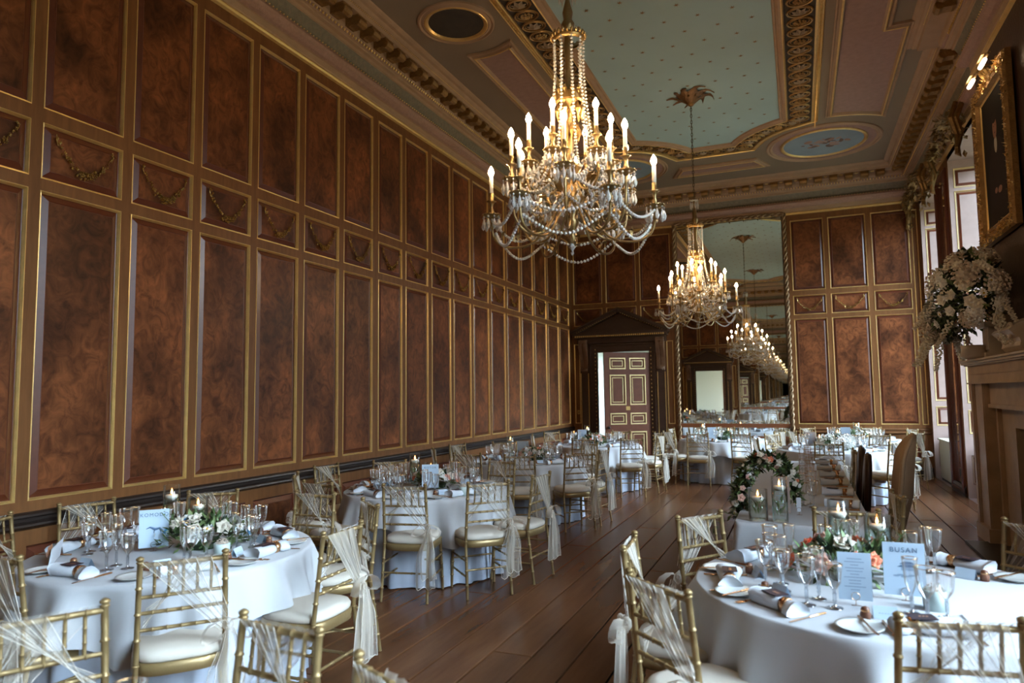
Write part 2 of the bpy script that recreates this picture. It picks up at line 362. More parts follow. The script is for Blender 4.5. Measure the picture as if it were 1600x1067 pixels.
# window recesses with shutters
SZ=[(.94,1.28),(1.39,3.05),(3.16,4.58),(4.64,4.93)]
shutw=P('daylit_shutter_mahogany',(.34,.24,.21),.38,0,.1,20,.15,8)  # brown wood; the pinkish grey of strong daylight is put into its colour
DP=.62
for n_,(a,b) in enumerate(WIN):
    rt=root('window_%d'%(n_+1)); tag(rt,kind='structure')
    # jambs: far one faces -y, near one faces +y
    for far in (1,0):
        y=b if far else a
        rects=[(.07,DP-.12,z0,z1) for z0,z1 in SZ]+[(.07,DP-.12,.2,.62)]
        j=wallmesh('shutter_leaf' ,0 if far else PI,(W,y,0) if far else (W+DP,y,0),0,DP,5.06,[(r[0] if far else DP-r[1],r[1] if far else DP-r[0],r[2],r[3]) for r in rects],kind=None,par=rt,mat=shutw)
        for r in rects:
            u0,u1=(r[0],r[1]) if far else (DP-r[1],DP-r[0])
            panel(j,u0,u1,r[2],r[3],mahog,shutw,paleg)
    hd=MB().box(W,W+DP,a,b,5.06,5.14).box(W,W+DP,a,b,-.02,0); hd.build('head_and_sill',shutw,rt)
    MB().box(W+.35,W+DP,a,b,0,.80).box(W+.31,W+DP,a,b,.76,.80).build('window_bench',shutw,rt)
    g=MB(); xo=W+DP
    for yy in (a,b-.06): g.box(xo-.03,xo+.03,yy,yy+.06,.8,5.06)
    for zz in (.8,2.90,5.0): g.box(xo-.03,xo+.03,a,b,zz,zz+.06)
    g.build('sash_frame',cream,rt)
    g=MB()
    for i in (1,2): 
        yy=a+(b-a)*i/3; g.box(xo-.012,xo+.012,yy-.012,yy+.012,.8,5.06)
    for zz in (1.5,2.2,3.6,4.3): g.box(xo-.012,xo+.012,a,b,zz-.012,zz+.012)
    g.build('glazing_bars',cream,rt)
    MB().add([(xo,a,.8),(xo,b,.8),(xo,b,5.06),(xo,a,5.06)],[(0,1,2,3)]).build('window_pane',thin('window_glass_%d'%n_,(.97,.98,.98),.03,.0,.3),rt)
# chimney breast
cb=wallmesh('wall_chimney_breast',-PI/2,(W-BX,L,0),U(BY1),U(BY0),CH,[(U(BY1-.06),U(BY1-.30),2.3,5.0),(U(7.0),U(6.0),2.6,5.0),(U(8.4),U(5.5),0,1.55)],mat=darkw)
for a,b,z0,z1 in ((U(BY1-.06),U(BY1-.30),2.3,5.0),(U(7.0),U(6.0),2.6,5.0)): panel(cb,a,b,z0,z1,darkw,darkw,oldg)
MB().add([(W-BX,BY1,0),(W,BY1,0),(W,BY1,CH),(W-BX,BY1,CH)],[(0,1,2,3)]).add([(W-BX,BY0,0),(W,BY0,0),(W,BY0,CH),(W-BX,BY0,CH)],[(0,3,2,1)]).build('breast_side',walnut,cb,loc=(0,0,0)).matrix_parent_inverse=Matrix.Identity(4)
cb.children[-1].location=(0,0,0)
bs=[c for c in cb.children if c.name.startswith('breast_side')][0]; bs.matrix_local=(Matrix.Translation((W-BX,L,0))@Matrix.Rotation(-PI/2,4,'Z')).inverted()
# outer shells so no sky leaks in
sh=MB().box(-.25,-.05,YB-.25,L+.25,-.1,CH+.3)
sh.build('wall_left_masonry',stone); tag(bpy.data.objects['wall_left_masonry'],kind='structure')
def shell_end(nm,y0,y1):
    mb=MB(); mb.box(-.05,DX0-.14,y0,y1,-.1,CH+.3).box(DX1+.02,W+.1,y0,y1,-.1,CH+.3).box(DX0-.14,DX1+.02,y0,y1,DZ+.02,CH+.3)
    tag(mb.build(nm,stone),kind='structure')
shell_end('wall_far_masonry',L+.07,L+.25); shell_end('wall_back_masonry',YB-.25,YB-.07)
mb=MB(); ys=[YB-.25]+[v for a,b in sorted(WIN) for v in (a-.02,b+.02)]+[L+.25]
for i in range(0,len(ys),2): mb.box(W+.07,W+.69,ys[i],ys[i+1],-.1,CH+.3)
for a,b in WIN: mb.box(W+.07,W+.69,a-.02,b+.02,5.15,CH+.3).box(W+DP+.031,W+.69,a-.02,b+.02,-.1,.8)
tag(mb.build('wall_right_masonry',stone),kind='structure')
# dado rail and skirting
DADO=[(0,.875),(.018,.87),(.03,.86),(.035,.845),(.022,.835),(.022,.815),(.045,.80),(.05,.785),(.03,.77),(0,.76)]
SKIRT=[(0,.155),(.012,.15),(.02,.13),(.03,.12),(.03,0)]
def strip(name,pts,prof,mat): tag(sweep(MB(),pts,prof,False).build(name,mat),kind='structure')
strip('trim_1',[(.001,L-.001),(.001,YB)],DADO,blackw); strip('baseboard_left',[(.001,L-.001),(.001,YB)],SKIRT,blackw)
strip('trim_2',[(W,L-.001),(4.62,L-.001)],DADO,walnuth); strip('baseboard_far',[(W,L-.001),(2.14,L-.001)],SKIRT,blackw)
strip('baseboard_right',[(W-.001,12.0),(W-.001,13.0)],SKIRT,blackw)
strip('trim_3',[(W-.001,9.0),(W-.001,10.3)],DADO,blackw)
# ---------------------------------------------------------------- cornice
def zc(z): return 1.6+(z-1.61)*K
cpath=[(0,YB),(W,YB),(W,BY0),(W-BX,BY0),(W-BX,BY1),(W,BY1),(W,L),(0,L)]
cor=root('trim_4'); tag(cor,kind='structure')
def corp(name,prof,mat,smooth=False):
    return sweep(MB(),cpath,[(u*K,zc(z)) for u,z in prof]).build(name,mat,cor,smooth)
corp('gilt_rope_moulding',[(0,4.965),(.028,4.975),(.036,4.995),(.028,5.012),(.02,5.015)],gilt)
corp('fillet',[(.02,5.015),(.03,5.03),(.035,5.085),(.05,5.09)],tan)
corp('bulge_band',[(.05,5.09),(.085,5.10),(.125,5.13),(.14,5.165),(.125,5.20),(.09,5.215),(.07,5.22)],pink)
corp('frieze_band',[(.07,5.22),(.07,5.225),(.10,5.25),(.135,5.33),(.145,5.345)],friez)
corp('frieze_fillet',[(.145,5.345),(.16,5.35),(.165,5.385),(.20,5.392),(.205,5.405),(.225,5.41)],tan)
corp('mauve_fillet',[(.225,5.41),(.232,5.43),(.245,5.44)],mauve)
corp('modillion_bed',[(.245,5.44),(.26,5.475),(.265,5.53),(.44,5.535)],tan)
corp('corona',[(.44,5.535),(.445,5.545),(.45,5.575),(.475,5.58),(.49,5.59),(.50,5.615),(.535,5.62),(.56,5.635),(.575,5.655),(.605,5.656),(.605,5.68)],tan)
# egg beads and modillions along the runs
runs=[((0,L),(0,YB)),((W,YB),(W,BY0)),((W-BX,BY0),(W-BX,BY1)),((W,BY1),(W,L)),((W,L),(0,L)),((0,YB),(W,YB))]
eg=MB(); bd=MB(); rp_=MB(); ac=MB()
mo=MB(); mo.box(-.068,.068,0,.168,-.095,0); mo.box(-.078,.078,-.0,.178,-.014,0)
mo.lathe([(.042,-.069),(.050,-.062),(.050,.062),(.042,.069)],8,(0,.150,-.062),True,Matrix.Rotation(PI/2,3,'Y')); mo.lathe([(.026,-.056),(.028,.056)],8,(0,.03,-.075),True,Matrix.Rotation(PI/2,3,'Y'))
mo.leaf((0,.02,-.08),(0,1,-.25),.14,.045,-.2)
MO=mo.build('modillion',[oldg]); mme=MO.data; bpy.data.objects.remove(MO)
ro=MB()
for j in range(6): ro.octa((.024*math.cos(j*PI/3),.024*math.sin(j*PI/3),-.006),.014,.012,5)
ro.octa((0,0,-.014),.012,None,5); RO=ro.build('soffit_rosette',[gilt]); rme=RO.data; bpy.data.objects.remove(RO)
nmod=0
for a,b in runs:
    a=Vector(a); b=Vector(b); d=(b-a); ln=d.length; d/=ln; nn=Vector((-d.y,d.x)); ang=math.atan2(d.y,d.x)
    off=.0
    for q,pitch,u,z,r,rz in ((eg,.052,.238,5.425,.017,.024),(bd,.03,.458,5.577,.008,.008),(rp_,.05,.128,5.205,.010,.010)):
        k=int((ln-.2)/pitch)
        for i in range(k):
            p=a+d*(.1+(i+.5)*pitch)+nn*u*K; q.octa((p.x,p.y,zc(z)),r,rz,4 if q is not eg else 5)
    k=int((ln-.3)/.16)
    for i in range(k):    # acanthus leaves of the frieze
        p=a+d*(.15+(i+.5)*.16)+nn*.118*K; ac.leaf((p.x-nn.x*.03,p.y-nn.y*.03,zc(5.235)),(nn.x*.5,nn.y*.5,1),.105,.05,.0)
    step=.268; k=int((ln-.9 if ln>3 else ln-.5)/step); s0=(ln-(k-1)*step)/2
    for i in range(k):
        p=a+d*(s0+i*step)+nn*.265*K
        nmod+=1
        if nmod<=230: inst('modillion',mme,cor,(p.x,p.y,zc(5.533)),ang)
        p2=a+d*(s0+(i+.5)*step)+nn*.36*K
        if i<k-1 and nmod<=230: inst('soffit_rosette',rme,cor,(p2.x,p2.y,zc(5.533)),ang)
for q,nm,m in ((eg,'egg_moulding',gilt),(bd,'bead_moulding',gilt),(rp_,'bulge_beads',gilt),(ac,'acanthus_leaves',plast)):
    tag(q.build(nm,m,cor),kind='stuff')
# ---------------------------------------------------------------- ceiling
ce=MB().box(-.2,W+.7,YB-.25,L+.25,CH,CH+.2).build('ceiling',plast); tag(ce,kind='structure')
SC=6.57*K; SMY=6.36*K; XC=W/2      # centre of the room
def mirY(pts): return [(x,2*SC-y) for x,y in pts][::-1]
x0,y0=OC(2.20,10.62); x1=W-x0
CR=(OC(1.60,12.0)); CRr=(W-CR[0],CR[1])
def greenpath(inset):
    """outline grown outward by inset"""
    xa=x0-inset; xb=x1+inset; r=1.50*K-inset
    def hit(c,sgn):
        dx=(xa if sgn<0 else xb)-c[0]; s=math.sqrt(max(0,r*r-dx*dx)); return math.degrees(math.atan2(-s,dx))
    yt=11.36*K+inset
    def hity(c,sgn):
        dy=yt-c[1]; s=math.sqrt(r*r-dy*dy); return math.degrees(math.atan2(dy,-s if sgn>0 else s))
    aL0=hit(CR,-1); aL1=hity(CR,-1); aR0=hity(CRr,1); aR1=hit(CRr,1)
    left=arc(*CR,r,aL0,aL1,10)           # left corner round to the flat
    if aR0<0: aR0+=360
    if aR1<0: aR1+=360
    right=arc(*CRr,r,aR0,aR1,10)
    top=left+right
    return top+mirY(top)[::1]
top=greenpath(0)
gp=MB().poly(top,CH-.004,False).build('green_ceiling_panel',green,ce)
for f in gp.data.polygons: pass
if gp.data.polygons[0].normal.z>0: gp.data.flip_normals()
def cw(p): 
    s=sum(p[i][0]*p[(i+1)%len(p)][1]-p[(i+1)%len(p)][0]*p[i][1] for i in range(len(p))); return p if s>0 else p[::-1]
def mould(name,path,prof,mat,par=ce,closed=True):
    # prof offsets measured outward from the path, z downward from ceiling
    p=cw(path) if closed else path
    return sweep(MB(),p,[(-o,CH-d) for o,d in prof],closed).build(name,mat,par)
mould('green_border',top,[(-.01,0),(0,.03),(.02,.035),(.03,.02),(.06,.045),(.085,.05),(.095,.03),(.115,.03),(.12,.0)],tan)
mould('green_border_gilding',top,[(.085,.052),(.098,.056),(.108,.045),(.112,.032)],gilt)
g2=greenpath(.115)
mould('frieze_ground',g2,[(0,.006),(.34,.006)],P('frieze_ground_brown',(.05,.035,.022),.8))
mould('frieze_fillet',g2,[(.335,0),(.335,.03),(.35,.035),(.365,.03),(.37,.012),(.42,.012),(.425,.02),(.435,0)],gilt)
bm=MB(); 
for s in (-1,1):
    yy=2*SC-OC(0,11.2)[1]
    while yy<OC(0,11.2)[1]:
        bm.octa((XC+s*(XC-x0+.115+.395),yy,CH-.018),.014,.012,4); yy+=.045
tag(bm.build('leaf_bead_strip',gilt,ce),kind='stuff')
# guilloche: alternating shell and rosette medallions
def med(kind):
    mb=MB(); n=14
    mb.mat(1); pts=[(.135*math.cos(2*PI*i/n),.105*math.sin(2*PI*i/n),-.012) for i in range(n+1)]; mb.tube(pts,[.013]*(n+1),5,False)
    pts=[(.105*math.cos(2*PI*i/n),.078*math.sin(2*PI*i/n),-.012) for i in range(n+1)]; mb.tube(pts,[.006]*(n+1),4,False)
    if kind==0:
        mb.mat(0)
        for j in range(7):
            a=2*PI*j/7; mb.leaf((0,0,-.05),(math.cos(a),math.sin(a)*.75,.35),.10,.028,.0)
        mb.octa((0,0,-.045),.014,None,6)
    else:
        mb.mat(1)
        for j in range(8):
            a=2*PI*j/8; mb.octa((.055*math.cos(a),.042*math.sin(a),-.018),.022,.022,5)
        for j in range(4):
            a=2*PI*j/4+.4; mb.octa((.024*math.cos(a),.02*math.sin(a),-.03),.018,.018,5)
    o=mb.build('m',[P('shell_plaster',(.36,.27,.18),.6),oldg3]); me=o.data; bpy.data.objects.remove(o); return me
oldg3=P('ceiling_gilding',(.40,.235,.085),.4,.65,.5,50,.35,18)
ME=[med(0),med(1)]; i=0
ytop=OC(0,10.85)[1]; yy=2*SC-ytop
while yy<ytop:
    for s in (-1,1): inst(('shell_medallion','rosette_medallion')[i%2],ME[i%2],ce,(XC+s*(XC-x0+.115+.168),yy,CH-.006))
    yy+=.235; i+=1
fc=greenpath(.115+.168)
q=fc[:len(fc)//2]
def resample(pts,st):
    out=[]; acc=0
    for a,b in zip(pts,pts[1:]):
        a=Vector(a); b=Vector(b); ln=(b-a).length
        while acc<ln: p=a+(b-a)*(acc/ln); out.append((p.x,p.y,math.atan2(b.y-a.y,b.x-a.x))); acc+=st
        acc-=ln
    return out
for yy_ in (0,1):
    for i,(x,y,a) in enumerate(resample(q,.235)[1:]):
        if yy_: y=2*SC-y; a=-a
        inst(('shell_medallion','rosette_medallion')[i%2],ME[i%2],ce,(x,y,CH-.006),a+PI/2)
# stars
st=MB(); 
for j in range(6):
    a=j*PI/3; st.add([(0,0,-.010),(.012*math.cos(a-.5),.012*math.sin(a-.5),-.006),(.038*math.cos(a),.038*math.sin(a),-.003),(.012*math.cos(a+.5),.012*math.sin(a+.5),-.006)],[(0,3,2,1)])
so=st.build('s',[P('star_gilding',(.28,.15,.05),.45,.5)]); stm=so.data; bpy.data.objects.remove(so)
def inpoly(x,y,p):
    c=False
    for i in range(len(p)):
        (xa,ya),(xb,yb)=p[i],p[i-1]
        if (ya>y)!=(yb>y) and x<(xb-xa)*(y-ya)/(yb-ya)+xa: c=not c
    return c
ins=greenpath(-.07)
for j in range(-30,40):
    for i in range(-10,14):
        x=2.683+.188*(j%2)+.376*i; y=7.076+.298*j
        if inpoly(x,y,ins): inst('gilt_star',stm,ce,(x,y,CH-.004),R.uniform(0,1))
# compartments
PM=[(0,0),(0,.028),(.015,.035),(.03,.02),(.045,.02),(.06,.045),(.08,.045),(.095,.02),(.10,.008)]
def comp(path,gr=mauve):
    p=cw(path); mould('compartment_moulding',p,[(-o,d) for o,d in PM],tan); mould('compartment_gilding',p,[(-.058,.047),(-.07,.053),(-.082,.047)],gilt)
    o=MB().poly(p,CH-.008).build('compartment_field',gr,ce)
    if o.data.polygons[0].normal.z>0: o.data.flip_normals()
def cgrow(path,d): return path
for side in (-1,1):
    X=lambda x: OC(x,0)[0] if side>0 else W-OC(x,0)[0]
    c2=OC(4.97,12.0); cc=(c2[0] if side>0 else W-c2[0],c2[1]); xm=X(5.38)
    sm=(X(5.38),SMY)          # small central medallion
    a0=math.degrees(math.acos(min(1,(OC(5.56,0)[0]-OC(5.38,0)[0])/(.68*K))))
    for up in (1,-1):
        xi,xo1,xo2=OC(4.97,0)[0],OC(5.56,0)[0],OC(5.79,0)[0]
        yf=OC(0,11.02)[1]; yj=OC(0,8.33)[1]; yn=SMY
        dx0,dx1=xi-sm0 if False else OC(4.97,0)[0]-OC(5.38,0)[0],xo1-OC(5.38,0)[0]
        rr_=.68*K; pts=[]
        for i in range(9):
            xx=OC(5.38,0)[0]+dx0+(dx1-dx0)*i/8; pts.append((xx,yn+math.sqrt(max(.05,rr_**2-(xx-OC(5.38,0)[0])**2))))
        if side>0: pts+=[(xo1,yj),(xo2,yj)]
        xe=xo2 if side>0 else xo1+.02
        if side<0: pts[-1]=(xe,pts[-1][1])
        r2=1.16*K
        for i in range(9):
            xx=xe+(xi-xe)*i/8; pts.append((xx,OC(0,12)[1]-math.sqrt(max(.2,r2**2-(xx-c2[0])**2))))
        pts=[(x if side>0 else W-x,y if up>0 else 2*SMY-y) for x,y in pts]
        comp(pts)
    # medallions
    for (mc,ro_,ri,fm,nm) in ((cc,.87*K,.60*K,sky1,'big'),((cc[0],2*SC-cc[1]),.87*K,.60*K,sky1,'big'),(sm,.42*K,.30*K,fres3,'small')):
        ring=arc(mc[0],mc[1],ro_,0,360,40)[:-1]
        w_=ro_-ri
        mould('medallion_moulding',ring,[(0,0),(0,.02),(-.02,.03),(-.04,.015),(-.07,.03),(-.09,.015),(-.10,.008)],tan)
        ring2=arc(mc[0],mc[1],ri+.03,0,360,40)[:-1]
        mould('medallion_gilding',ring2,[(.03,.0),(.03,.02),(.01,.035),(-.01,.03),(-.03,.012),(-.03,0)],gilt)
        o=MB().poly(cw(arc(mc[0],mc[1],ro_-.1,0,360,40)[:-1]),CH-.006).build('medallion_border',mauve if nm=='big' else tan,ce)
        if o.data.polygons[0].normal.z>0: o.data.flip_normals()
        o=MB().poly(cw(arc(mc[0],mc[1],ri,0,360,40)[:-1]),CH-.010).build('medallion_painting',fm,ce)
        if o.data.polygons[0].normal.z>0: o.data.flip_normals()
        if nm=='big':     # loose painted figure group, flat paint on the plaster
            q=random.Random(5); fg=MB()
            for k in range(34):
                a=q.uniform(0,2*PI); r=q.random()**.6*.36; x=mc[0]+r*math.cos(a)*1.1; y=mc[1]+r*math.sin(a)*.6
                rx=q.uniform(.03,.09); ry=rx*q.uniform(.35,.8); t=q.uniform(0,PI); nn=9; fg.mat(k%3)
                fg.add([(x+rx*math.cos(2*PI*j/nn)*math.cos(t)-ry*math.sin(2*PI*j/nn)*math.sin(t),y+rx*math.cos(2*PI*j/nn)*math.sin(t)+ry*math.sin(2*PI*j/nn)*math.cos(t),CH-.0105-.0001*k) for j in range(nn)],[tuple(range(nn))[::-1]])
            fg.build('painted_figures',[fres2,P('fresco_flesh',(.42,.28,.22),.8),P('fresco_shadow',(.16,.10,.08),.8)],ce)
# small oblong compartment beyond the green panel at either end
for up in (1,-1):
    xa,ya=OC(2.62,12.30); xb=W-xa; yb_=OC(0,12.80)[1]
    p=[(xa,ya),(xb,ya),(xb+.22,yb_),(xa-.22,yb_)]
    if up<0: p=[(x,2*SC-y) for x,y in p]
    comp(p)
    q=random.Random(8); fg=MB()
    for k in range(40):
        t=k/39; x=XC-.5+t; y=ya+.24+.05*math.sin(t*PI*4); y=y if up>0 else 2*SC-y; fg.octa((x,y,CH-.012),.02+.015*q.random(),.006,5)
    tag(fg.build('painted_garland',fres2,ce),kind='stuff')
# broad edge moulding just inside the cornice is part of the corona; ceiling rose positions
# ---------------------------------------------------------------- door case and door
def doorcase(far):
    y=L if far else YB; s=1 if far else -1
    rt=root('doorcase',(0 if far else 0,y,0),0,('dark carved pedimented doorcase in the far left corner' if far else 'dark carved pedimented doorcase on the wall behind the camera'),'doorcase')
    fy=lambda d:-s*d
    def bx(mb,xa,xb,d0,d1,z0,z1): 
        a,b=sorted((fy(d0),fy(d1))); return mb.box(xa,xb,a,b,z0,z1)
    ar=MB(); bx(ar,DX0-.16,DX0,0,.07,0,2.66); bx(ar,DX1,DX1+.12,0,.07,0,2.66); bx(ar,DX0,DX1,0,.07,DZ,2.66); bx(ar,DX0-.17,DX0-.14,0,.1,0,2.68); bx(ar,DX1+.10,DX1+.13,0,.1,0,2.68); bx(ar,DX0-.17,DX1+.13,0,.1,2.65,2.69)
    ar.build('architrave',darkw,rt)
    bd_=MB()
    for i in range(30):
        z=.1+i*.085
        for x in (DX1+.035,DX0-.045): bd_.octa((x,fy(.075),z),.012,.02,4)
    tag(bd_.build('architrave_beads',gilt,rt),kind='stuff')
    for xa,xb in ((.20,.40),(1.90,2.09)):
        p=MB(); bx(p,xa,xb,0,.05,0,2.1); bx(p,xa+.02,xb-.02,.05,.055,.2,2.05); p.build('pilaster',darkw,rt)
        a_,b_=sorted((fy(.05),fy(.06))); 
        g=MB()
        for xx in (xa+.01,xb-.02): bx(g,xx,xx+.012,.05,.062,.2,2.05)
        g.build('gilt_fillet',gilt,rt)
        c=MB(); pts=[]; 
        for i in range(15):
            t=i/14; z=2.78-t*.66; d=.20-.12*t+.035*math.sin(t*PI*2.2); pts.append((d,z))
        prof=[(0,2.80)]+pts+[(0,2.10)]
        n_=len(prof)
        for xx0,xx1 in ((xa+.01,xa+.075),(xa+.075,xb-.075),(xb-.075,xb-.01)):
            k=.0 if xx0!=xa+.075 else -.02
            vs=[(xx0,fy(max(0,d+k)),z) for d,z in prof]+[(xx1,fy(max(0,d+k)),z) for d,z in prof]
            c.add(vs,[(i,i+1,n_+i+1,n_+i) for i in range(n_-1)]+[tuple(range(n_)),tuple(range(n_,2*n_))[::-1]])
        c.lathe([(.03,-.09),(.045,-.08),(.045,.08),(.03,.09)],10,((xa+xb)/2,fy(.17),2.72),True,Matrix.Rotation(PI/2,3,'Y'))
        for k in range(5): c.leaf(((xa+xb)/2+(k-2)*.025,fy(.07),2.2),((k-2)*.2,-s*.6,-1),.14,.025)
        c.build('console_bracket',P('console_walnut',(.15,.075,.038),.35,0,.6,30,.3,9),rt)
    e=MB(); bx(e,.16,2.12,0,.12,2.70,2.83); bx(e,.10,2.16,0,.22,2.83,2.88); bx(e,.07,2.18,0,.26,2.88,2.94); e.build('entablature',darkw,rt)
    de=MB(); 
    for i in range(44): bx(de,.14+i*.045,.14+i*.045+.025,.22,.235,2.84,2.875)
    tag(de.build('dentils',gilt,rt),kind='stuff')
    # pediment
    pz=2.94; ax=1.12; az=3.42
    tmp=MB(); tmp.add([(.12,fy(.08),pz),(2.12,fy(.08),pz),(ax,fy(.08),az-.09)],[(0,1,2)]); tmp.build('tympanum',darkw,rt)
    for sx in (-1,1):
        ra=MB(); xe=ax+sx*1.07
        for d0,d1,o0,o1 in ((0,.20,-.10,-.04),(0,.27,-.04,0.0)):
            vs=[]
            for (x,z) in ((xe,pz+.0),(ax,az)):
                for d in (d0,d1):
                    for o in (o0,o1): vs.append((x,fy(d),z+o+.045))
            ra.add(vs,[(0,1,3,2),(4,6,7,5),(0,4,5,1),(2,3,7,6),(0,2,6,4),(1,5,7,3)])
        ra.build('raking_cornice',darkw,rt)
        bb=MB()
        for i in range(22):
            t=(i+.8)/23; bb.octa((xe+(ax-xe)*t,fy(.205),pz+(az-pz)*t-.055),.014,.014,4)
        tag(bb.build('raking_beads',gilt,rt),kind='stuff')
    return rt
doorcase(True); doorcase(False)
def doorleaf(name,x,y,rz,mirror_=False):
    rt=root(name,(x,y,0),rz); tag(rt,kind='structure')
    wd,hz=1.04,2.47; s=-1
    rows=[(2.12,2.34),(1.36,1.98),(.95,1.17),(.2,.78)]
    rects=[]
    for a,b in ((.13,.47),(.58,.92)):
        for z0,z1 in rows: rects.append((a,b,z0,z1))
    # leaf spans local x from -wd to 0, front faces -y
    us=sorted({0,wd,.13,.47,.58,.92}); zs=sorted({0.01,hz,*[v for r in rows for v in r]}); mb=MB()
    for i in range(len(us)-1):
        for j in range(len(zs)-1):
            uc=(us[i]+us[i+1])/2; z_=(zs[j]+zs[j+1])/2
            if any(r[0]<uc<r[1] and r[2]<z_<r[3] for r in rects): continue
            mb.add([(us[i]-wd,-.022,zs[j]),(us[i+1]-wd,-.022,zs[j]),(us[i+1]-wd,-.022,zs[j+1]),(us[i]-wd,-.022,zs[j+1])],[(0,1,2,3)])
            mb.add([(us[i]-wd,.022,zs[j]),(us[i+1]-wd,.022,zs[j]),(us[i+1]-wd,.022,zs[j+1]),(us[i]-wd,.022,zs[j+1])],[(3,2,1,0)])
    mb.add([(-wd,-.022,.01),(-wd,.022,.01),(-wd,.022,hz),(-wd,-.022,hz)],[(0,3,2,1)]); mb.add([(0,-.022,.01),(0,.022,.01),(0,.022,hz),(0,-.022,hz)],[(0,1,2,3)]); mb.add([(-wd,-.022,hz),(0,-.022,hz),(0,.022,hz),(-wd,.022,hz)],[(0,1,2,3)])
    mb.build('door_leaf',doorw,rt)
    for a,b,z0,z1 in rects:
        p=MB(); frame_xz(p,a-wd,b-wd,z0,z1,[(0,-.022),(.03,-.012),(.05,-.012)])
        p.add([(a-wd+.05,-.012,z0+.05),(b-wd-.05,-.012,z0+.05),(b-wd-.05,-.012,z1-.05),(a-wd+.05,-.012,z1-.05)],[(0,1,2,3)])
        p.add([(a-wd,.020,z0),(b-wd,.020,z0),(b-wd,.020,z1),(a-wd,.020,z1)],[(3,2,1,0)])
        q=p.build('door_panel',doorw,rt)
        g=MB(); frame_xz(g,a-wd,b-wd,z0,z1,[(-.012,-.022),(-.008,-.034),(.010,-.034),(.014,-.018)]); frame_xz(g,a-wd,b-wd,z0,z1,[(.046,-.012),(.048,-.022),(.058,-.022),(.06,-.012)])
        g.build('gilt_moulding',paleg,q)
    h=MB(); h.lathe([(.0,0),(.012,.0),(.012,.03),(.026,.035),(.030,.05),(.022,.065),(.0,.07)],12,(-wd+.07,-.022,.98-.1),False,Matrix.Rotation(PI/2,3,'X')); h.build('door_handle',black,rt,True)
    MB().box(-.52-.045,-.52+.045,-.028,-.022,1.24,1.32).build('lock_plate',switchm,rt)
    return rt
doorleaf('door_1',DX1-.01,L-.03,math.radians(35))
d2=doorleaf('door_2',DX1-.01,YB+.03,math.radians(-95))
# passage beyond the far door, lit by its own window; pale plastered
mb=MB(); 
mb.add([(-.6,L+2.6,0),(3.2,L+2.6,0),(3.2,L+2.6,3.2),(-.6,L+2.6,3.2)],[(0,3,2,1)])
mb.add([(3.2,L+.25,0),(3.2,L+2.6,0),(3.2,L+2.6,3.2),(3.2,L+.25,3.2)],[(0,1,2,3)])
mb.add([(-.6,L+.25,3.2),(3.2,L+.25,3.2),(3.2,L+2.6,3.2),(-.6,L+2.6,3.2)],[(0,1,2,3)])
mb.box(-.62,-.6,L+.25,L+.6,0,3.2); mb.box(-.62,-.6,L+2.3,L+2.6,0,3.2); mb.box(-.62,-.6,L+.6,L+2.3,0,.7); mb.box(-.62,-.6,L+.6,L+2.3,2.9,3.2)
tag(mb.build('wall_passage',hall),kind='structure')
mb=MB()
for i in range(5): mb.box(-.62,-.59,L+.6+i*.425-.015,L+.6+i*.425+.015,.7,2.9)
for z in (.7,1.25,1.8,2.35,2.87): mb.box(-.62,-.59,L+.6,L+2.3,z,z+.03)
tag(mb.build('window_5',cream),kind='structure')
mb=MB(); mb.box(-.2,3.2,YB-2.6,YB-2.55,-.1,3.2).box(-.2,-.15,YB-2.6,YB-.25,-.1,3.2).box(3.15,3.2,YB-2.6,YB-.25,-.1,.9).box(3.15,3.2,YB-2.6,YB-.25,2.9,3.2).box(-.2,3.2,YB-2.6,YB-.25,3.2,3.3).box(-.2,3.2,YB-2.6,YB-.25,-.12,-.022)
tag(mb.build('wall_passage_back',hall),kind='structure')
# light switch
sw=root('light_switch',(.135,L-.002,1.19),0,'small brass light switch plate on the far wall beside the doorcase','switch')
MB().box(-.04,.04,-.008,0,-.045,.045).build('plate',switchm,sw); MB().box(-.008,.008,-.018,-.008,-.012,.012).build('toggle',black,sw)
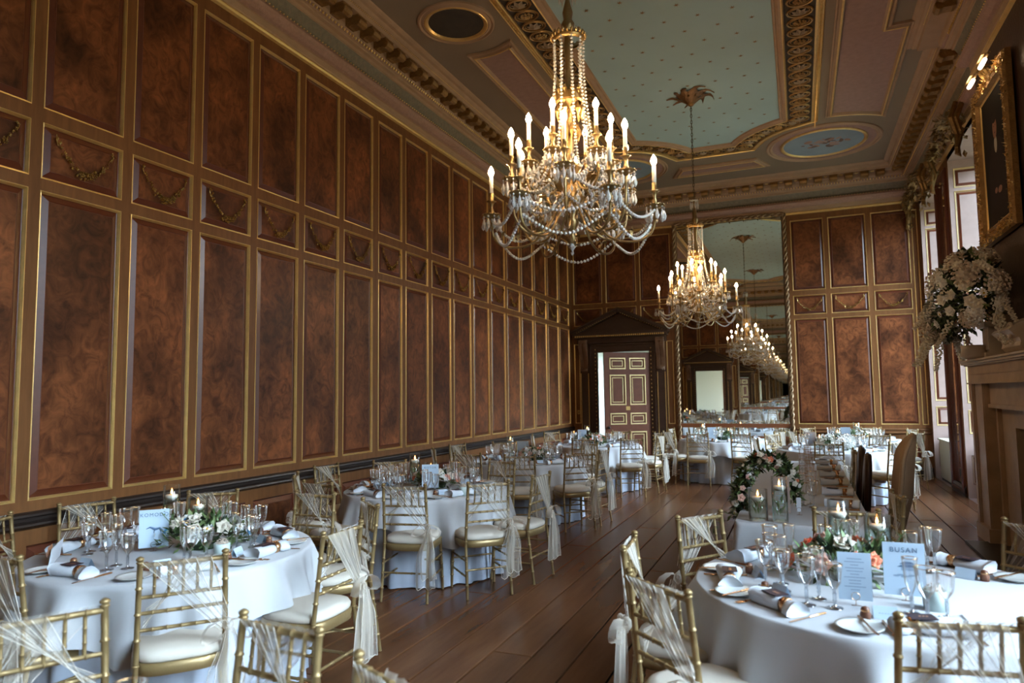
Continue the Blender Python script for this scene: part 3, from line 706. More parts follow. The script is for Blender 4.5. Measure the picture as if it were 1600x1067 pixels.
# ---------------------------------------------------------------- great mirrors with twisted carved frames
def bigmirror(far):
    y=L-.001 if far else YB+.001
    rt=root('wall_mirror',(0 if far else W,y,0),0 if far else PI,('tall wall mirror in a twisted carved gilt frame, centre of the far wall' if far else 'tall wall mirror behind the camera facing the far one'),'mirror')
    fx=(lambda u:u) if far else (lambda u:W-u)
    xa,xb=sorted((fx(MX0),fx(MX1)))
    for z0,z1,nm in ((.95,MZ1,'mirror_glass'),(MZ0,.87,'lower_mirror_glass')):
        MB().add([(xa,-.004,z0),(xb,-.004,z0),(xb,-.004,z1),(xa,-.004,z1)],[(0,1,2,3)]).build(nm,mirror,rt)
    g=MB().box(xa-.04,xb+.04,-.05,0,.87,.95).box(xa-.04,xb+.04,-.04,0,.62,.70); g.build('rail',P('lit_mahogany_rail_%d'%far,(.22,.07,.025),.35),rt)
    for nm,p0,p1 in (('left_frame',(xa-.055,.62),(xa-.055,MZ1+.06)),('right_frame',(xb+.055,.62),(xb+.055,MZ1+.06)),('top_frame',(xa-.055,MZ1+.055),(xb+.055,MZ1+.055))):
        mb=MB(); ln=math.hypot(p1[0]-p0[0],p1[1]-p0[1]); n=int(ln/.02); dx=(p1[0]-p0[0])/ln; dz=(p1[1]-p0[1])/ln
        for k in (0,PI):
            mb.tube([(p0[0]+dx*ln*i/n+.022*math.cos(i*.5+k)*abs(dz),-.05+.022*math.sin(i*.5+k),p0[1]+dz*ln*i/n+.022*math.cos(i*.5+k)*abs(dx)) for i in range(n+1)],.024,5)
        mb.build(nm,[P('carved_dark_gilding_%s%d'%(nm,far),(.30,.19,.10),.35,.5,.5,40,.4,20)],rt,True)
        lf=MB(); q=random.Random(4)
        for i in range(n//7):
            t=i*7/n; s=1 if i%2 else -1
            c=(p0[0]+dx*ln*t,-.075,p0[1]+dz*ln*t); lf.leaf(c,(s*dz*.8+dx*.5,-.4,s*dx*.8+dz*.5),.07,.022); lf.octa((c[0],-.085,c[2]),.012,None,5)
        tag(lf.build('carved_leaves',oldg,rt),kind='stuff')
bigmirror(True); bigmirror(False)
# ---------------------------------------------------------------- fireplace
fp=root('fireplace',(W-BX,6.94,0),0,'large carved stone chimneypiece with a dark hearth on the right wall','fireplace')
def fbox(nm,bs,m,par=fp,bev=True):
    mb=MB()
    for b in bs: mb.box(*b)
    return mb.build(nm,m,par)
for s in (1,-1):
    ya,yb=sorted((s*2.01,s*1.54))
    fbox('jamb',[(-.21,0,ya,yb,0,1.65),(-.235,0,*sorted((s*2.03,s*1.95)),0,1.65),(-.225,0,*sorted((s*1.93,s*1.915)),0,1.65),(-.225,0,*sorted((s*1.60,s*1.55)),0,1.65),(-.25,0,*sorted((s*2.05,s*1.5)),0,.16)],stone)
    fbox('inner_slip',[(-.12,0,*sorted((s*1.54,s*1.46)),0,1.44),(-.09,0,*sorted((s*1.44,s*.98)),0,1.44),(-.13,0,*sorted((s*1.47,s*1.43)),0,1.44)],stone)
fbox('lintel',[(-.16,0,-1.54,1.54,1.43,1.65),(-.18,0,-1.54,1.54,1.40,1.44),(-.09,0,-1.0,1.0,1.22,1.44)],stone)
fbox('frieze',[(-.24,0,-2.05,2.05,1.65,1.86),(-.255,0,-2.07,2.07,1.65,1.665),(-.25,0,-2.0,2.0,1.75,1.757)],stone)
sm_=MB(); sm_.box(-.29,0,-2.10,2.10,1.86,1.885).box(-.27,0,-2.08,2.08,1.845,1.86).box(-.31,0,-2.12,2.12,1.885,1.905); sm_.build('mantel_shelf',stonel,fp)
for y in (-1.35,1.35):
    p=MB(); p.box(-.24,0,y-.14,y+.14,1.905,1.96).box(-.20,0,y-.10,y+.10,1.96,2.22).box(-.24,0,y-.15,y+.15,2.22,2.27).box(-.215,-.2,y-.07,y+.07,1.99,2.19); p.build('pedestal',stonel,fp)
for y in (-.62,.62):
    c=MB(); pts=[(.0,1.905)]+[(-.05-.17*math.sin(t*PI/10)**1.0-.04*math.sin(t*PI/2.5),1.905+t*.036) for t in range(1,10)]+[(0,2.26)]
    n_=len(pts)
    for ya,yb in ((y-.30,y+.30),):
        c.add([(a,ya,z) for a,z in pts]+[(a,yb,z) for a,z in pts],[(i,i+1,n_+i+1,n_+i) for i in range(n_-1)]+[tuple(range(n_)),tuple(range(n_,2*n_))[::-1]])
    for k in (-1,1): c.tube([(-.21+.0*j,y+k*(.18+.10*math.cos(j*.5)*(1-j/16)),2.10+.10*math.sin(j*.5)*(1-j/16)) for j in range(14)],.016,6)
    c.build('scroll_block',stonel,fp)
fbox('firebox',[(-.0,.24,-1.0,-.98,0,1.3),(0,.24,.98,1.0,0,1.3),(.22,.24,-1,1,0,1.3),(0,.24,-1,1,1.28,1.3)],black)
fbox('hearth_slab',[(-.45,.2,-1.6,1.6,0,.022)],P('slate_hearth',(.03,.028,.027),.4))
g=MB(); g.add([(-.02,-.9,.022),(-.02,-.9,.42),(-.02,-.7,.5),(-.02,.7,.5),(-.02,.9,.42),(-.02,.9,.022),(.0,-.9,.022),(.0,-.9,.42),(.0,-.7,.5),(.0,.7,.5),(.0,.9,.42),(.0,.9,.022)],[(0,1,2,3,4,5),(11,10,9,8,7,6),(1,7,8,2),(2,8,9,3),(3,9,10,4)])
sc_=g.build('fire_screen',black,None,loc=(W-BX-.05,6.94,0)); tag(sc_,'low black metal fire screen standing in the stone hearth','fire screen')
# ---------------------------------------------------------------- flowers library
def bloom(nm,mat,kind,r=.03,eye=None):
    q=random.Random(len(nm)*7+int(r*1000)); mb=MB()
    if kind=='rose':
        for ring,(n,l,el) in enumerate(((5,1.0,.25),(5,.85,.65),(4,.62,1.15),(3,.4,1.6))):
            for j in range(n):
                a=2*PI*j/n+ring*.6; d=Vector((math.cos(a),math.sin(a),el)).normalized(); mb.leaf((0,0,0),d,r*l*1.15,r*.55,-.004)
        mb.octa((0,0,r*.35),r*.42,r*.4,6)
    elif kind=='daisy':
        for j in range(10):
            a=2*PI*j/10; mb.leaf((0,0,0),(math.cos(a),math.sin(a),.15),r,r*.22,.002)
        mb.mat(1).octa((0,0,r*.12),r*.3,r*.2,6)
    elif kind=='stock':
        for k in range(16):
            z=k*r*.55; 
            for j in range(3):
                a=k*1.3+j*2.1; rr=r*(.75-.030*k); mb.octa((rr*math.cos(a),rr*math.sin(a),z),r*.42,r*.3,5)
    elif kind=='hydrangea':
        for k in range(60):
            z=1-2*(k+.5)/60; a=k*2.4; s=math.sqrt(1-z*z)
            if z<-.5: continue
            mb.octa((r*s*math.cos(a),r*s*math.sin(a),r*z*.8),r*.17,r*.12,4)
        mb.octa((0,0,0),r*.85,r*.65,8)
    o=mb.build(nm,[mat,eye or yellow]); me=o.data; bpy.data.objects.remove(o); return me
BL={'ivory_rose':bloom('ivory_rose',ivory,'rose',.042),'white_rose':bloom('white_rose',whitep,'rose',.036),'blush_rose':bloom('blush_rose',blush,'rose',.040),'coral_bloom':bloom('coral_bloom',coral,'rose',.032),
 'daisy':bloom('daisy',whitep,'daisy',.026),'blue_bloom':bloom('blue_bloom',bluep,'daisy',.020,bluep),'white_stock':bloom('white_stock',ivory,'stock',.036),'hydrangea':bloom('hydrangea',P('hydrangea_petal',(.62,.52,.42),.8),'hydrangea',.10),'white_hydrangea':bloom('white_hydrangea',whitep,'hydrangea',.075)}
def foliage(nm,n,ax,mats,ls=.05,seed=1,shell=.55):
    q=random.Random(seed); mb=MB()
    for i in range(n):
        a=q.uniform(0,2*PI); z=q.uniform(-.25,1); s=math.sqrt(max(0,1-z*z)); k=q.uniform(shell,1)
        p=Vector((ax[0]*s*math.cos(a)*k,ax[1]*s*math.sin(a)*k,ax[2]*z*k)); d=Vector((p.x/ax[0]**1,p.y/ax[1],p.z/ax[2]+.1))+Vector((q.uniform(-.6,.6),q.uniform(-.6,.6),q.uniform(-.5,.6)))
        mb.mat(q.choice(range(len(mats)))); l=ls*q.uniform(.6,1.3); mb.leaf(p,d,l,l*q.uniform(.18,.3),q.uniform(-.01,.02))
    o=mb.build(nm,mats); me=o.data; bpy.data.objects.remove(o); return me
def orient(o,d): o.rotation_mode='QUATERNION'; o.rotation_quaternion=Vector(d).to_track_quat('Z','Y')
CF=[foliage('foliage',330,(.24,.14,.11),[leafm,leafd,leafl],.055,s) for s in (1,2,3)]
def centrepiece(c,rz,seed,label,pal,grp=None,sc=1):
    rt=root('flower_centrepiece',c,rz,label,'flowers',grp); q=random.Random(seed)
    tag(inst('foliage',CF[seed%3],rt,(0,0,.045),None,sc),kind='stuff')
    ob=MB().lathe([(.0,0),(.09,0),(.10,.03),(.08,.05),(0,.05)],12); ob.build('floral_tray',leafd,rt)
    for i in range(30):
        nm=q.choice(pal); a=q.uniform(0,2*PI); z=q.uniform(.15,.95); s=math.sqrt(1-z*z); d=Vector((s*math.cos(a),s*math.sin(a),z+.1))
        o=inst(nm,BL[nm],rt,(.235*sc*d.x,.135*sc*d.y,.05+.105*sc*d.z),None,q.uniform(.75,1.1)*sc); orient(o,(d.x,d.y*1.6,d.z+.1))
    for i in range(3):     # wandering stems
        a=q.uniform(0,2*PI); t=MB(); x=.16*math.cos(a); y=.10*math.sin(a); t.tube([(x,y,.08),(x*1.2,y*1.2,.16),(x*1.5,y*1.5,.22)],.002,4); 
        for k in range(4): t.leaf((x*1.4,y*1.4,.19+.01*k),(math.cos(k*1.7),math.sin(k*1.7),.4),.03,.006)
        t.build('trailing_stem',leafm,rt)
    return rt
# mantel arrangement
def inst_cluster():
    rt=root('mantel_flower_arrangement',(6.38,8.35,1.905),0,'large cascading white and ivory flower arrangement on the left end of the stone mantel','flowers'); q=random.Random(11)
    fm=MB(); 
    def sp():
        a=q.uniform(0,2*PI); z=q.uniform(-.55,1); s=math.sqrt(1-z*z); return Vector((.30*s*math.cos(a)-.05,1.02*s*math.sin(a),.48*z)),Vector((s*math.cos(a),s*math.sin(a),z))
    def shp(p):   # left (far) end droops and tapers, top rises toward the breast
        t=(p.y+1)/2; return Vector((p.x-.10*max(0,t-.5),p.y*.92+.06,p.z*(1.05-.45*max(0,t-.35))+.60-.36*max(0,t-.45)))
    for i in range(1500):
        p,d=sp(); p=shp(p*q.uniform(.5,.98)); fm.mat(q.choice((0,0,0,1,2))); l=.095*q.uniform(.5,1.4); fm.leaf(p,d+Vector((q.uniform(-.7,.7),q.uniform(-.7,.7),q.uniform(-.7,.7))),l,l*.24,.01)
    tag(fm.build('foliage',[leafd,leafm,leafl],rt),kind='stuff')
    pal=['ivory_rose']*5+['white_rose']*5+['white_stock']*3+['hydrangea']+['white_hydrangea']+['daisy']*2
    for i in range(185):
        p,d=sp()
        if p.x>.12: continue
        p=shp(p); nm=q.choice(pal); dd=d.copy()
        if nm=='white_stock' and p.z>=.6: nm='ivory_rose'
        if nm=='white_stock': dd=Vector((d.x,d.y*.6,-1.2)) if p.z<.6 else Vector((d.x,d.y,.25)); sc=q.uniform(.9,1.25)*(1 if p.z<.6 else .7)
        else: sc=q.uniform(1.1,1.7) if 'hyd' not in nm else q.uniform(.9,1.2)
        o=inst(nm,BL[nm],rt,p,None,sc); orient(o,dd)
    for i in range(16):
        a=q.uniform(-.3,1); y=.9 if i%2 else q.uniform(-.5,.9); z=.45+q.uniform(0,.4)*(1 if y<.6 else .3); s=MB(); pts=[(-.1,y,z),(-.16,y+.08,z+.10),(-.20,y+.16,z+.22+.05*a)]; s.tube(pts,.003,4)
        for k in range(8): s.mat(k%2).octa((-.20+q.uniform(-.03,.03),y+.16+q.uniform(-.04,.04),z+.12+.02*k),.010,None,5)
        s.build('wispy_stem',[leafd,ivory],rt)
    v=MB().lathe([(.0,0),(.11,0),(.13,.03),(.11,.10),(.12,.14),(.0,.14)],14); v.build('urn',stonel,rt,True)
inst_cluster()
# ---------------------------------------------------------------- portrait, picture lamp
pt=root('portrait_painting',(6.655,8.12,3.95),-PI/2,'dark portrait in a wide carved gilt frame above the mantel','painting')
fw,fh=.62,.84
MB().add([(-.46,-.02,-.68),(.46,-.02,-.68),(.46,-.02,.68),(-.46,-.02,.68)],[(0,1,2,3)]).build('canvas',canvas,pt)
fg=MB(); 
def ell(mb,x,z,rx,rz,y,n=18): mb.add([(x+rx*math.cos(2*PI*i/n),y,z+rz*math.sin(2*PI*i/n)) for i in range(n)],[tuple(range(n))])
fg.mat(2); fg.add([(-.34,-.021,-.68),(.36,-.021,-.68),(.30,-.021,-.1),(.20,-.021,.12),(.06,-.021,.18),(-.06,-.021,.18),(-.20,-.021,.10),(-.30,-.021,-.1)],[tuple(range(8))])
fg.mat(1); ell(fg,.0,.12,.05,.09,-.022); fg.mat(0); ell(fg,.0,.29,.075,.115,-.0225); ell(fg,.06,-.36,.07,.035,-.0225); ell(fg,-.08,-.34,.05,.03,-.0225)
fg.mat(2); ell(fg,0,.39,.085,.05,-.0228); ell(fg,-.03,.31,.010,.006,-.023,8); ell(fg,.03,.31,.010,.006,-.023,8); ell(fg,0,.24,.022,.005,-.023,8)
fg.build('painted_figure',[skin,lace,coatp],pt)
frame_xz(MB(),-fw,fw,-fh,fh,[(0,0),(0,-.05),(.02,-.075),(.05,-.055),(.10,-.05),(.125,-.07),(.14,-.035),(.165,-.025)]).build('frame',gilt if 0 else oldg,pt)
q=random.Random(9); fo=MB()
for i in range(420):
    t=q.random()*4; e=q.uniform(.0,.12)
    x,z=[(-fw+e,-fh+2*fh*(t%1)),(fw-e,-fh+2*fh*(t%1)),(-fw+2*fw*(t%1),fh-e),(-fw+2*fw*(t%1),-fh+e)][int(t)]
    fo.leaf((x,-.055,z),(q.uniform(-1,1),-.6,q.uniform(-1,1)),.05,.014); 
    if i%3==0: fo.octa((x,-.07,z),.012,None,5)
for k in range(26): fo.leaf((0+q.uniform(-.12,.12),-.06,fh),(q.uniform(-.6,.6),-.4,1),.12,.03)
tag(fo.build('carved_ornament',gilt,pt),kind='stuff')
frame_xz(MB(),-.46,.46,-.68,.68,[(-.012,-.022),(-.006,-.034),(.008,-.03),(.012,-.021)]).build('inner_gilt_slip',gilt,pt)
pl_=root('picture_lamp',(6.53,8.0,4.80),0,'brass picture lamp with two lit tubes over the portrait','lamp')
MB().tube([(.12,0,.05),(.0,0,.06),(-.03,0,.0)],.010,6).tube([(-.03,-.42,0),(-.03,.42,0)],.012,6).build('bracket',brass,pl_)
for y in (-.24,.24):
    MB().lathe([(.0,-.10),(.020,-.095),(.022,0),(.020,.095),(.0,.10)],10,(0,0,0),False,Matrix.Rotation(PI/2,3,'X')).build('lit_tube',picl,pl_,True,(-.045,y,-.025))
    MB().add([(-.08,y-.13,.01),(-.08,y+.13,.01),(0,y+.13,.03),(0,y-.13,.03),(-.08,y-.13,.014),(-.08,y+.13,.014),(0,y+.13,.034),(0,y-.13,.034)],[(0,1,2,3),(7,6,5,4),(0,4,5,1)]).build('shade',brass,pl_)
# ---------------------------------------------------------------- carved pelmets over the windows
for i,(a,b) in enumerate(WIN[:2]):
    lab=('carved giltwood pelmet over the window in the far right corner','carved giltwood pelmet over the window nearer the portrait')[i]
    rt=root('carved_pelmet',(W,(a+b)/2,5.0),0,lab,'pelmet'); hw=(b-a)/2+.16; q=random.Random(20+i)
    mb=MB(); 
    for k in range(260):
        t=q.uniform(-1,1); y=t*hw; e=abs(t)**6; z=.30+.12*math.cos(t*PI)-q.random()*(.16+.50*e); d=q.uniform(.08,.26)
        mb.leaf((-d,y,z),(q.uniform(-1,.2),q.uniform(-1,1),q.uniform(-1,.6)),.11,.03,.02)
        if k%4==0: mb.octa((-d,y,z),.022,None,6)
    for s in (-1,1):
        for w_ in (0,1):
            mb.tube([(-.10-.08*w_,s*(hw-.04-.05*w_),.35),(-.20-.05*w_,s*(hw-.02),.12),(-.14-.05*w_,s*(hw-.05),-.10),(-.20,s*(hw-.02),-.28-.08*w_),(-.16,s*(hw-.04),-.40)],[.03,.045,.03,.035,.006],7)
        for k in range(3): mb.lathe([(.012,0),(.05,.02),(.055,.03),(.05,.04),(.012,.06)],10,(-.22,s*(hw-.20*k-.1),.22))
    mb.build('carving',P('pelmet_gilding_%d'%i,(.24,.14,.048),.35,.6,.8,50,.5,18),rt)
    MB().box(-.12,0,-hw,hw,.30,.42).build('backboard',darkw,rt)
cab_=root('radiator_cabinet',(7.06,13.75,0),0,'low cream painted cabinet in the far right window recess','cabinet')
MB().box(-.10,.13,-.55,.55,.04,.70).build('body',cream,cab_); MB().box(-.12,.14,-.57,.57,.70,.725).build('top',cream,cab_); MB().box(-.09,.12,-.53,.53,0,.04).build('plinth',black,cab_)
MB().octa((-.0,-.56,.52),.014,None,6).build('knob',black,cab_)
# ---------------------------------------------------------------- chandeliers
def bead_strand(mb,pts,r,step):
    acc=0
    for a,b in zip(pts,pts[1:]):
        a=Vector(a); b=Vector(b); ln=(b-a).length
        while acc<ln: p=a+(b-a)*(acc/ln); mb.lathe([(.0005,-r),(r*.9,-r*.5),(r,r*.2),(.0005,r)],5,p); acc+=step
        acc-=ln
darkrose=P('rose_gilding',(.17,.09,.035),.45,.5,.5,50,.4,18)
def chandelier(x,y,label):
    rt=root('chandelier',(x,y,2.5),0,label,'chandelier','twin crystal chandeliers'); z0=2.5
    col=[(.0,2.56),(.012,2.57),(.03,2.60),(.018,2.63),(.035,2.67),(.05,2.70),(.028,2.74),(.06,2.80),(.085,2.86),(.06,2.92),(.03,2.97),(.045,3.02),(.07,3.06),(.075,3.08),(.028,3.10),(.020,3.2),(.035,3.28),(.02,3.34),(.018,3.48),(.06,3.52),(.065,3.56),(.03,3.58),(.022,3.75),(.03,3.90),(.022,3.97),(.038,4.0),(.045,4.04),(.028,4.07),(.035,4.12),(.015,4.20),(.010,4.33)]
    MB().lathe([(r,z-z0) for r,z in col],14).build('central_column',brass,rt,True)
    cr=MB(); n=36
    cr.lathe([(.090,3.915-z0),(.105,3.92-z0),(.11,3.94-z0),(.095,3.955-z0),(.088,3.93-z0)],n)
    for j in range(24): a=2*PI*j/24; cr.octa((.112*math.cos(a),.112*math.sin(a),3.955-z0),.013,.022,5)
    cr.build('crown',gold2,rt,True)
    gal=MB(); gal.lathe([(.078,3.50-z0),(.09,3.51-z0),(.085,3.56-z0)],24)
    for j in range(12):
        a=2*PI*j/12; gal.octa((.092*math.cos(a),.092*math.sin(a),3.57-z0),.016,.03,5); gal.octa((.08*math.cos(a),.08*math.sin(a),3.44-z0),.02,.05,5); gal.octa((.055*math.cos(a),.055*math.sin(a),3.30-z0),.02,.06,5)
    gal.build('gallery',gold2,rt)
    dr=MB(); 
    for j in range(10): a=2*PI*j/10; dr.octa((.055*math.cos(a),.055*math.sin(a),4.24-z0),.012,.06,6)
    dr.lathe([(.02,4.30-z0),(.06,4.305-z0),(.06,4.315-z0),(.02,4.32-z0)],12); dr.build('top_crystals',cryst,rt)
    for j in range(9):
        a=2*PI*(j+.5)/9; s=MB(); prof=[(.098,3.92),(.096,3.7),(.110,3.5),(.130,3.34),(.158,3.20),(.198,3.08),(.25,3.0),(.31,2.975)]
        bead_strand(s,[(r*math.cos(a),r*math.sin(a),z-z0) for r,z in prof],.0105,.0245); s.build('bead_strand',cryst,rt)
    # arms
    ts=[(6,.53,2.90,0,0),(6,.41,3.07,30,1),(6,.27,3.22,12,2)]
    for n_,r,zb,off,tier in ts:
        am=MB(); zp=zb-.12; zb=zb+.032
        path=[(.05,2.84),(.10,2.78),(r*.45,2.64-.04*(tier==0)),(r*.75,2.56+.06*tier),(r*.96,2.62+.10*tier),(r,zp-.02)] if tier<2 else [(.05,3.0),(.12,2.90),(.22,2.88),(.28,2.96),(r,zp-.02)]
        pts=[]
        for i in range(len(path)-1):
            p0=path[max(0,i-1)];p1=path[i];p2=path[i+1];p3=path[min(len(path)-1,i+2)]
            for k in range(5):
                t=k/5; pts.append(tuple(.5*((2*b)+(-a+c)*t+(2*a-5*b+4*c-d)*t*t+(-a+3*b-3*c+d)*t**3) for a,b,c,d in zip(p0,p1,p2,p3)))
        pts.append(path[-1]); am.tube([(a,0,b-z0) for a,b in pts],.0085,6)
        # leafy scroll inside the bend
        for i in range(8): t=i/8; am.leaf((pts[len(pts)//2+(i%4)][0]*(.8+.05*i),0,pts[len(pts)//2][1]-z0+.02*i),(math.cos(i*.9),(i%3-1)*.4,math.sin(i*.9)),.07,.016)
        am.tube([(r*.62+.055*math.cos(i*.55)*(1-i/14),0,2.70+.05*tier-z0+.055*math.sin(i*.55)*(1-i/14)) for i in range(12)],.005,5)
        # pan and stem
        am.lathe([(.006,zp-.03-z0),(.02,zp-.015-z0),(.052,zp-z0),(.060,zp+.008-z0),(.05,zp+.004-z0),(.012,zp+.006-z0),(.018,zp+.03-z0),(.009,zp+.055-z0),(.014,zp+.08-z0),(.022,zp+.092-z0),(.034,zp+.098-z0),(.016,zp+.104-z0),(.015,zb-z0)],12,(r,0,0))
        for k in range(12): a=k*PI/6; am.octa((r+.058*math.cos(a),.058*math.sin(a),zp+.004-z0),.009,.008,4)
        dp=MB()
        for k in range(9):
            a=k*2*PI/9; x_=r+.056*math.cos(a); y_=.056*math.sin(a); dp.octa((x_,y_,zp-.014-z0),.008,.009,4); dp.lathe([(.0005,0),(.007,-.018),(.0145,-.046),(.010,-.062),(.0005,-.074)],6,(x_,y_,zp-.024-z0))
        ca=MB().lathe([(.0,zb-z0),(.0135,zb-z0),(.0135,zb+.115-z0),(.0,zb+.116-z0)],10,(r,0,0))
        bu=MB().lathe([(.0005,.0),(.014,.006),(.0205,.024),(.015,.046),(.006,.062),(.0005,.070)],8,(r,0,zb+.116-z0))
        M=[]
        for j in range(n_):
            rz=math.radians(off)+2*PI*j/n_+.22
            if j==0:
                o1=am.build('arm',brass,rt,True,rot=rz); o2=dp.build('crystal_drops',cryst,rt,rot=rz); o3=ca.build('candle_tube',wax,rt,True,rot=rz); o4=bu.build('bulb',bulbm,o3,True); M=[o1.data,o2.data,o3.data,o4.data]
            else:
                inst('arm',M[0],rt,None,rz); inst('crystal_drops',M[1],rt,None,rz); c=inst('candle_tube',M[2],rt,None,rz); inst('bulb',M[3],c)
    for nm,ra,za,dip,n_,off,st in (('lower_bead_swag',.50,2.66,.13,6,0,.024),('mid_bead_swag',.33,2.80,.09,6,30,.022),('upper_bead_swag',.40,2.93,.10,6,30,.020),('inner_bead_swag',.27,3.06,.12,6,12,.020),('outer_bead_swag',.53,2.76,.10,6,0,.024)):
        s=MB(); a0=-PI/n_; pts=[]
        for i in range(15):
            t=i/14; a=a0+2*PI/n_*t; k=math.cos(PI/n_)/math.cos(a) ; rr=ra*(1-.10*math.sin(PI*t)); pts.append((rr*math.cos(a),rr*math.sin(a),za-dip*math.sin(PI*t)-z0))
        bead_strand(s,pts,.0115,st); me=None
        for j in range(n_):
            rz=math.radians(off)+2*PI*(j+.5)/n_+.22
            if me is None: me=s.build(nm,cryst,rt,rot=rz).data
            else: inst(nm,me,rt,None,rz)
    # thick glitter of crystal on the hub
    h=MB(); q=random.Random(3)
    for k in range(230):
        a=q.uniform(0,2*PI); r=q.uniform(.10,.36); h.octa((r*math.cos(a),r*math.sin(a),q.uniform(2.70,3.06)-z0),.011,.024,5)
    tag(h.build('hub_crystals',cryst,rt),kind='stuff')
    h=MB()
    for k in range(40):
        a=k*PI/8; r=.12+.16*(k%5)/5; h.leaf((r*math.cos(a),r*math.sin(a),2.86+.03*(k%4)-z0),(math.cos(a),math.sin(a),1-.4*(k%3)),.10,.022)
    h.build('brass_leaves',gold2,rt)
    fn=MB(); fn.octa((0,0,2.545-z0),.024,.03,6); fn.octa((0,0,2.505-z0),.012,.02,6); fn.build('finial_crystal',cryst,rt)
    ch=MB(); z=4.33; i=0
    while z<5.72:
        e=[(.011*math.cos(t*PI/4),0,z+.026+.030*math.sin(t*PI/4)-z0) for t in range(9)]
        if i%2: e=[(0,a,b) for a,_,b in e]
        ch.tube(e,.0042,4,False); z+=.046; i+=1
    ch.build('chain',dbrass,rt)
    ro=root('ceiling_rose',(x,y,CH-.004),0,'carved gilt leaf rose holding the chain of the '+('nearer' if y<6 else 'farther')+' chandelier','ceiling rose'); q=random.Random(2)
    f=MB(); f.lathe([(.0,-.17),(.03,-.165),(.055,-.13),(.04,-.09),(.07,-.04),(.11,0)],12); f.build('cup',oldg,ro,True)
    for k in range(9):
        a=k*2*PI/9+q.uniform(-.1,.1); l=MB(); ln=.30*q.uniform(.85,1.1); n_=7; vs=[]
        for i in range(n_+1):
            t=i/n_; r=.04+ln*t; z=-.13+.13*math.sin(t*PI*.62)-.05*max(0,t-.75)*4*.5; w_=.055*math.sin(PI*min(1,.15+t*.85))*(1+.35*math.sin(i*2.6)); sw=.5*t*t
            for s in (-1,0,1): aa=a+sw; vs.append((r*math.cos(aa)-s*w_*math.sin(aa),r*math.sin(aa)+s*w_*math.cos(aa),z-(.0 if s else .018)))
        l.add(vs,[(i*3+k2,i*3+k2+1,(i+1)*3+k2+1,(i+1)*3+k2) for i in range(n_) for k2 in (0,1)]); l.build('acanthus_leaf',darkrose,ro,True)
gold2=P('chandelier_gilt',(.46,.29,.11),.28,.85,.3,70,.2,20)
chandelier(3.385,4.16,'crystal chandelier nearest the camera, hung with bead chains and lit candle bulbs')
chandelier(3.43,9.78,'crystal chandelier farther down the room in front of the big mirror')
# ---------------------------------------------------------------- gold bamboo-style chair with sash
def bamboo(mb,a,b,r,node=.11,n=8):
    a=Vector(a); b=Vector(b); ln=(b-a).length; k=max(1,round(ln/node)); pts=[]; rs=[]
    for i in range(k):
        for t,q in ((.0,1.0),(.06/1,.95),(.5,1.0),(.90,.95),(.93,1.28),(.97,1.28)):
            pts.append(a+(b-a)*((i+t)/k)); rs.append(r*q)
    pts.append(b); rs.append(r); return mb.tube(pts,rs,n)
CP={}
def mk(nm,mb,mat,smooth=True):
    o=mb.build(nm,mat,None,smooth); CP[nm]=o.data; bpy.data.objects.remove(o)
for nm,sx in (('leg_rl',-1),('leg_rr',1)):
    m=MB(); A=[Vector((sx*.188,-.055,0)),Vector((sx*.180,.005,.44)),Vector((sx*.172,-.045,.895))]
    bamboo(m,A[0],A[1],.0125); bamboo(m,A[1],A[2],.0125); m.lathe([(.009,0),(.016,.004),(.017,.012),(.010,.018),(.001,.022)],8,A[2]); mk(nm,m,goldch)
for nm,sx in (('leg_fl',-1),('leg_fr',1)):
    m=MB(); bamboo(m,(sx*.190,.360,0),(sx*.178,.335,.43),.0125); mk(nm,m,goldch)
def yb(z): return .005-.05*(z-.44)/.455
m=MB(); bamboo(m,(-.172,yb(.875),.875),(.172,yb(.875),.875),.011,.057); mk('top_rail',m,goldch)
for i,z in enumerate((.735,.665,.59)):
    m=MB(); bamboo(m,(-.175,yb(z),z),(.175,yb(z),z),.0088,.06,7); mk('rail%d'%i,m,goldch)
m=MB(); bamboo(m,(0,yb(.735),.735),(0,yb(.875),.875),.0068,.05,7); mk('spindle',m,goldch)
m=MB()
for z in (.17,.29):
    for sx in (-1,1): bamboo(m,(sx*.186,-.03,z),(sx*.187,.355,z),.008,.13,6)
for z in (.24,): bamboo(m,(-.186,.350,z),(.186,.350,z),.008,.12,6)
for z in (.22,): bamboo(m,(-.186,-.03,z),(.186,-.03,z),.008,.12,6)
mk('stretchers',m,goldch)
def sq(mb,w,d,cy_,levels,n=28):
    vs=[]
    for k,z in levels:
        for j in range(n):
            a=2*PI*j/n; c=math.cos(a); s=math.sin(a); e=2/3.4; vs.append((w*k*abs(c)**e*(1 if c>0 else -1),cy_+d*k*abs(s)**e*(1 if s>0 else -1),z))
    K_=len(levels); mb.add(vs,[(i*n+j,i*n+(j+1)%n,(i+1)*n+(j+1)%n,(i+1)*n+j) for i in range(K_-1) for j in range(n)]+[tuple(range(n))[::-1],tuple((K_-1)*n+j for j in range(n))])
m=MB(); sq(m,.205,.205,.18,[(.96,.385),(1,.39),(1,.438),(.97,.441)]); mk('seat_frame',m,goldch)
m=MB(); sq(m,.20,.20,.18,[(.97,.441),(1.0,.450),(1.01,.468),(.96,.485),(.80,.494),(.4,.499),(.05,.5)]); mk('seat_cushion',m,cush)
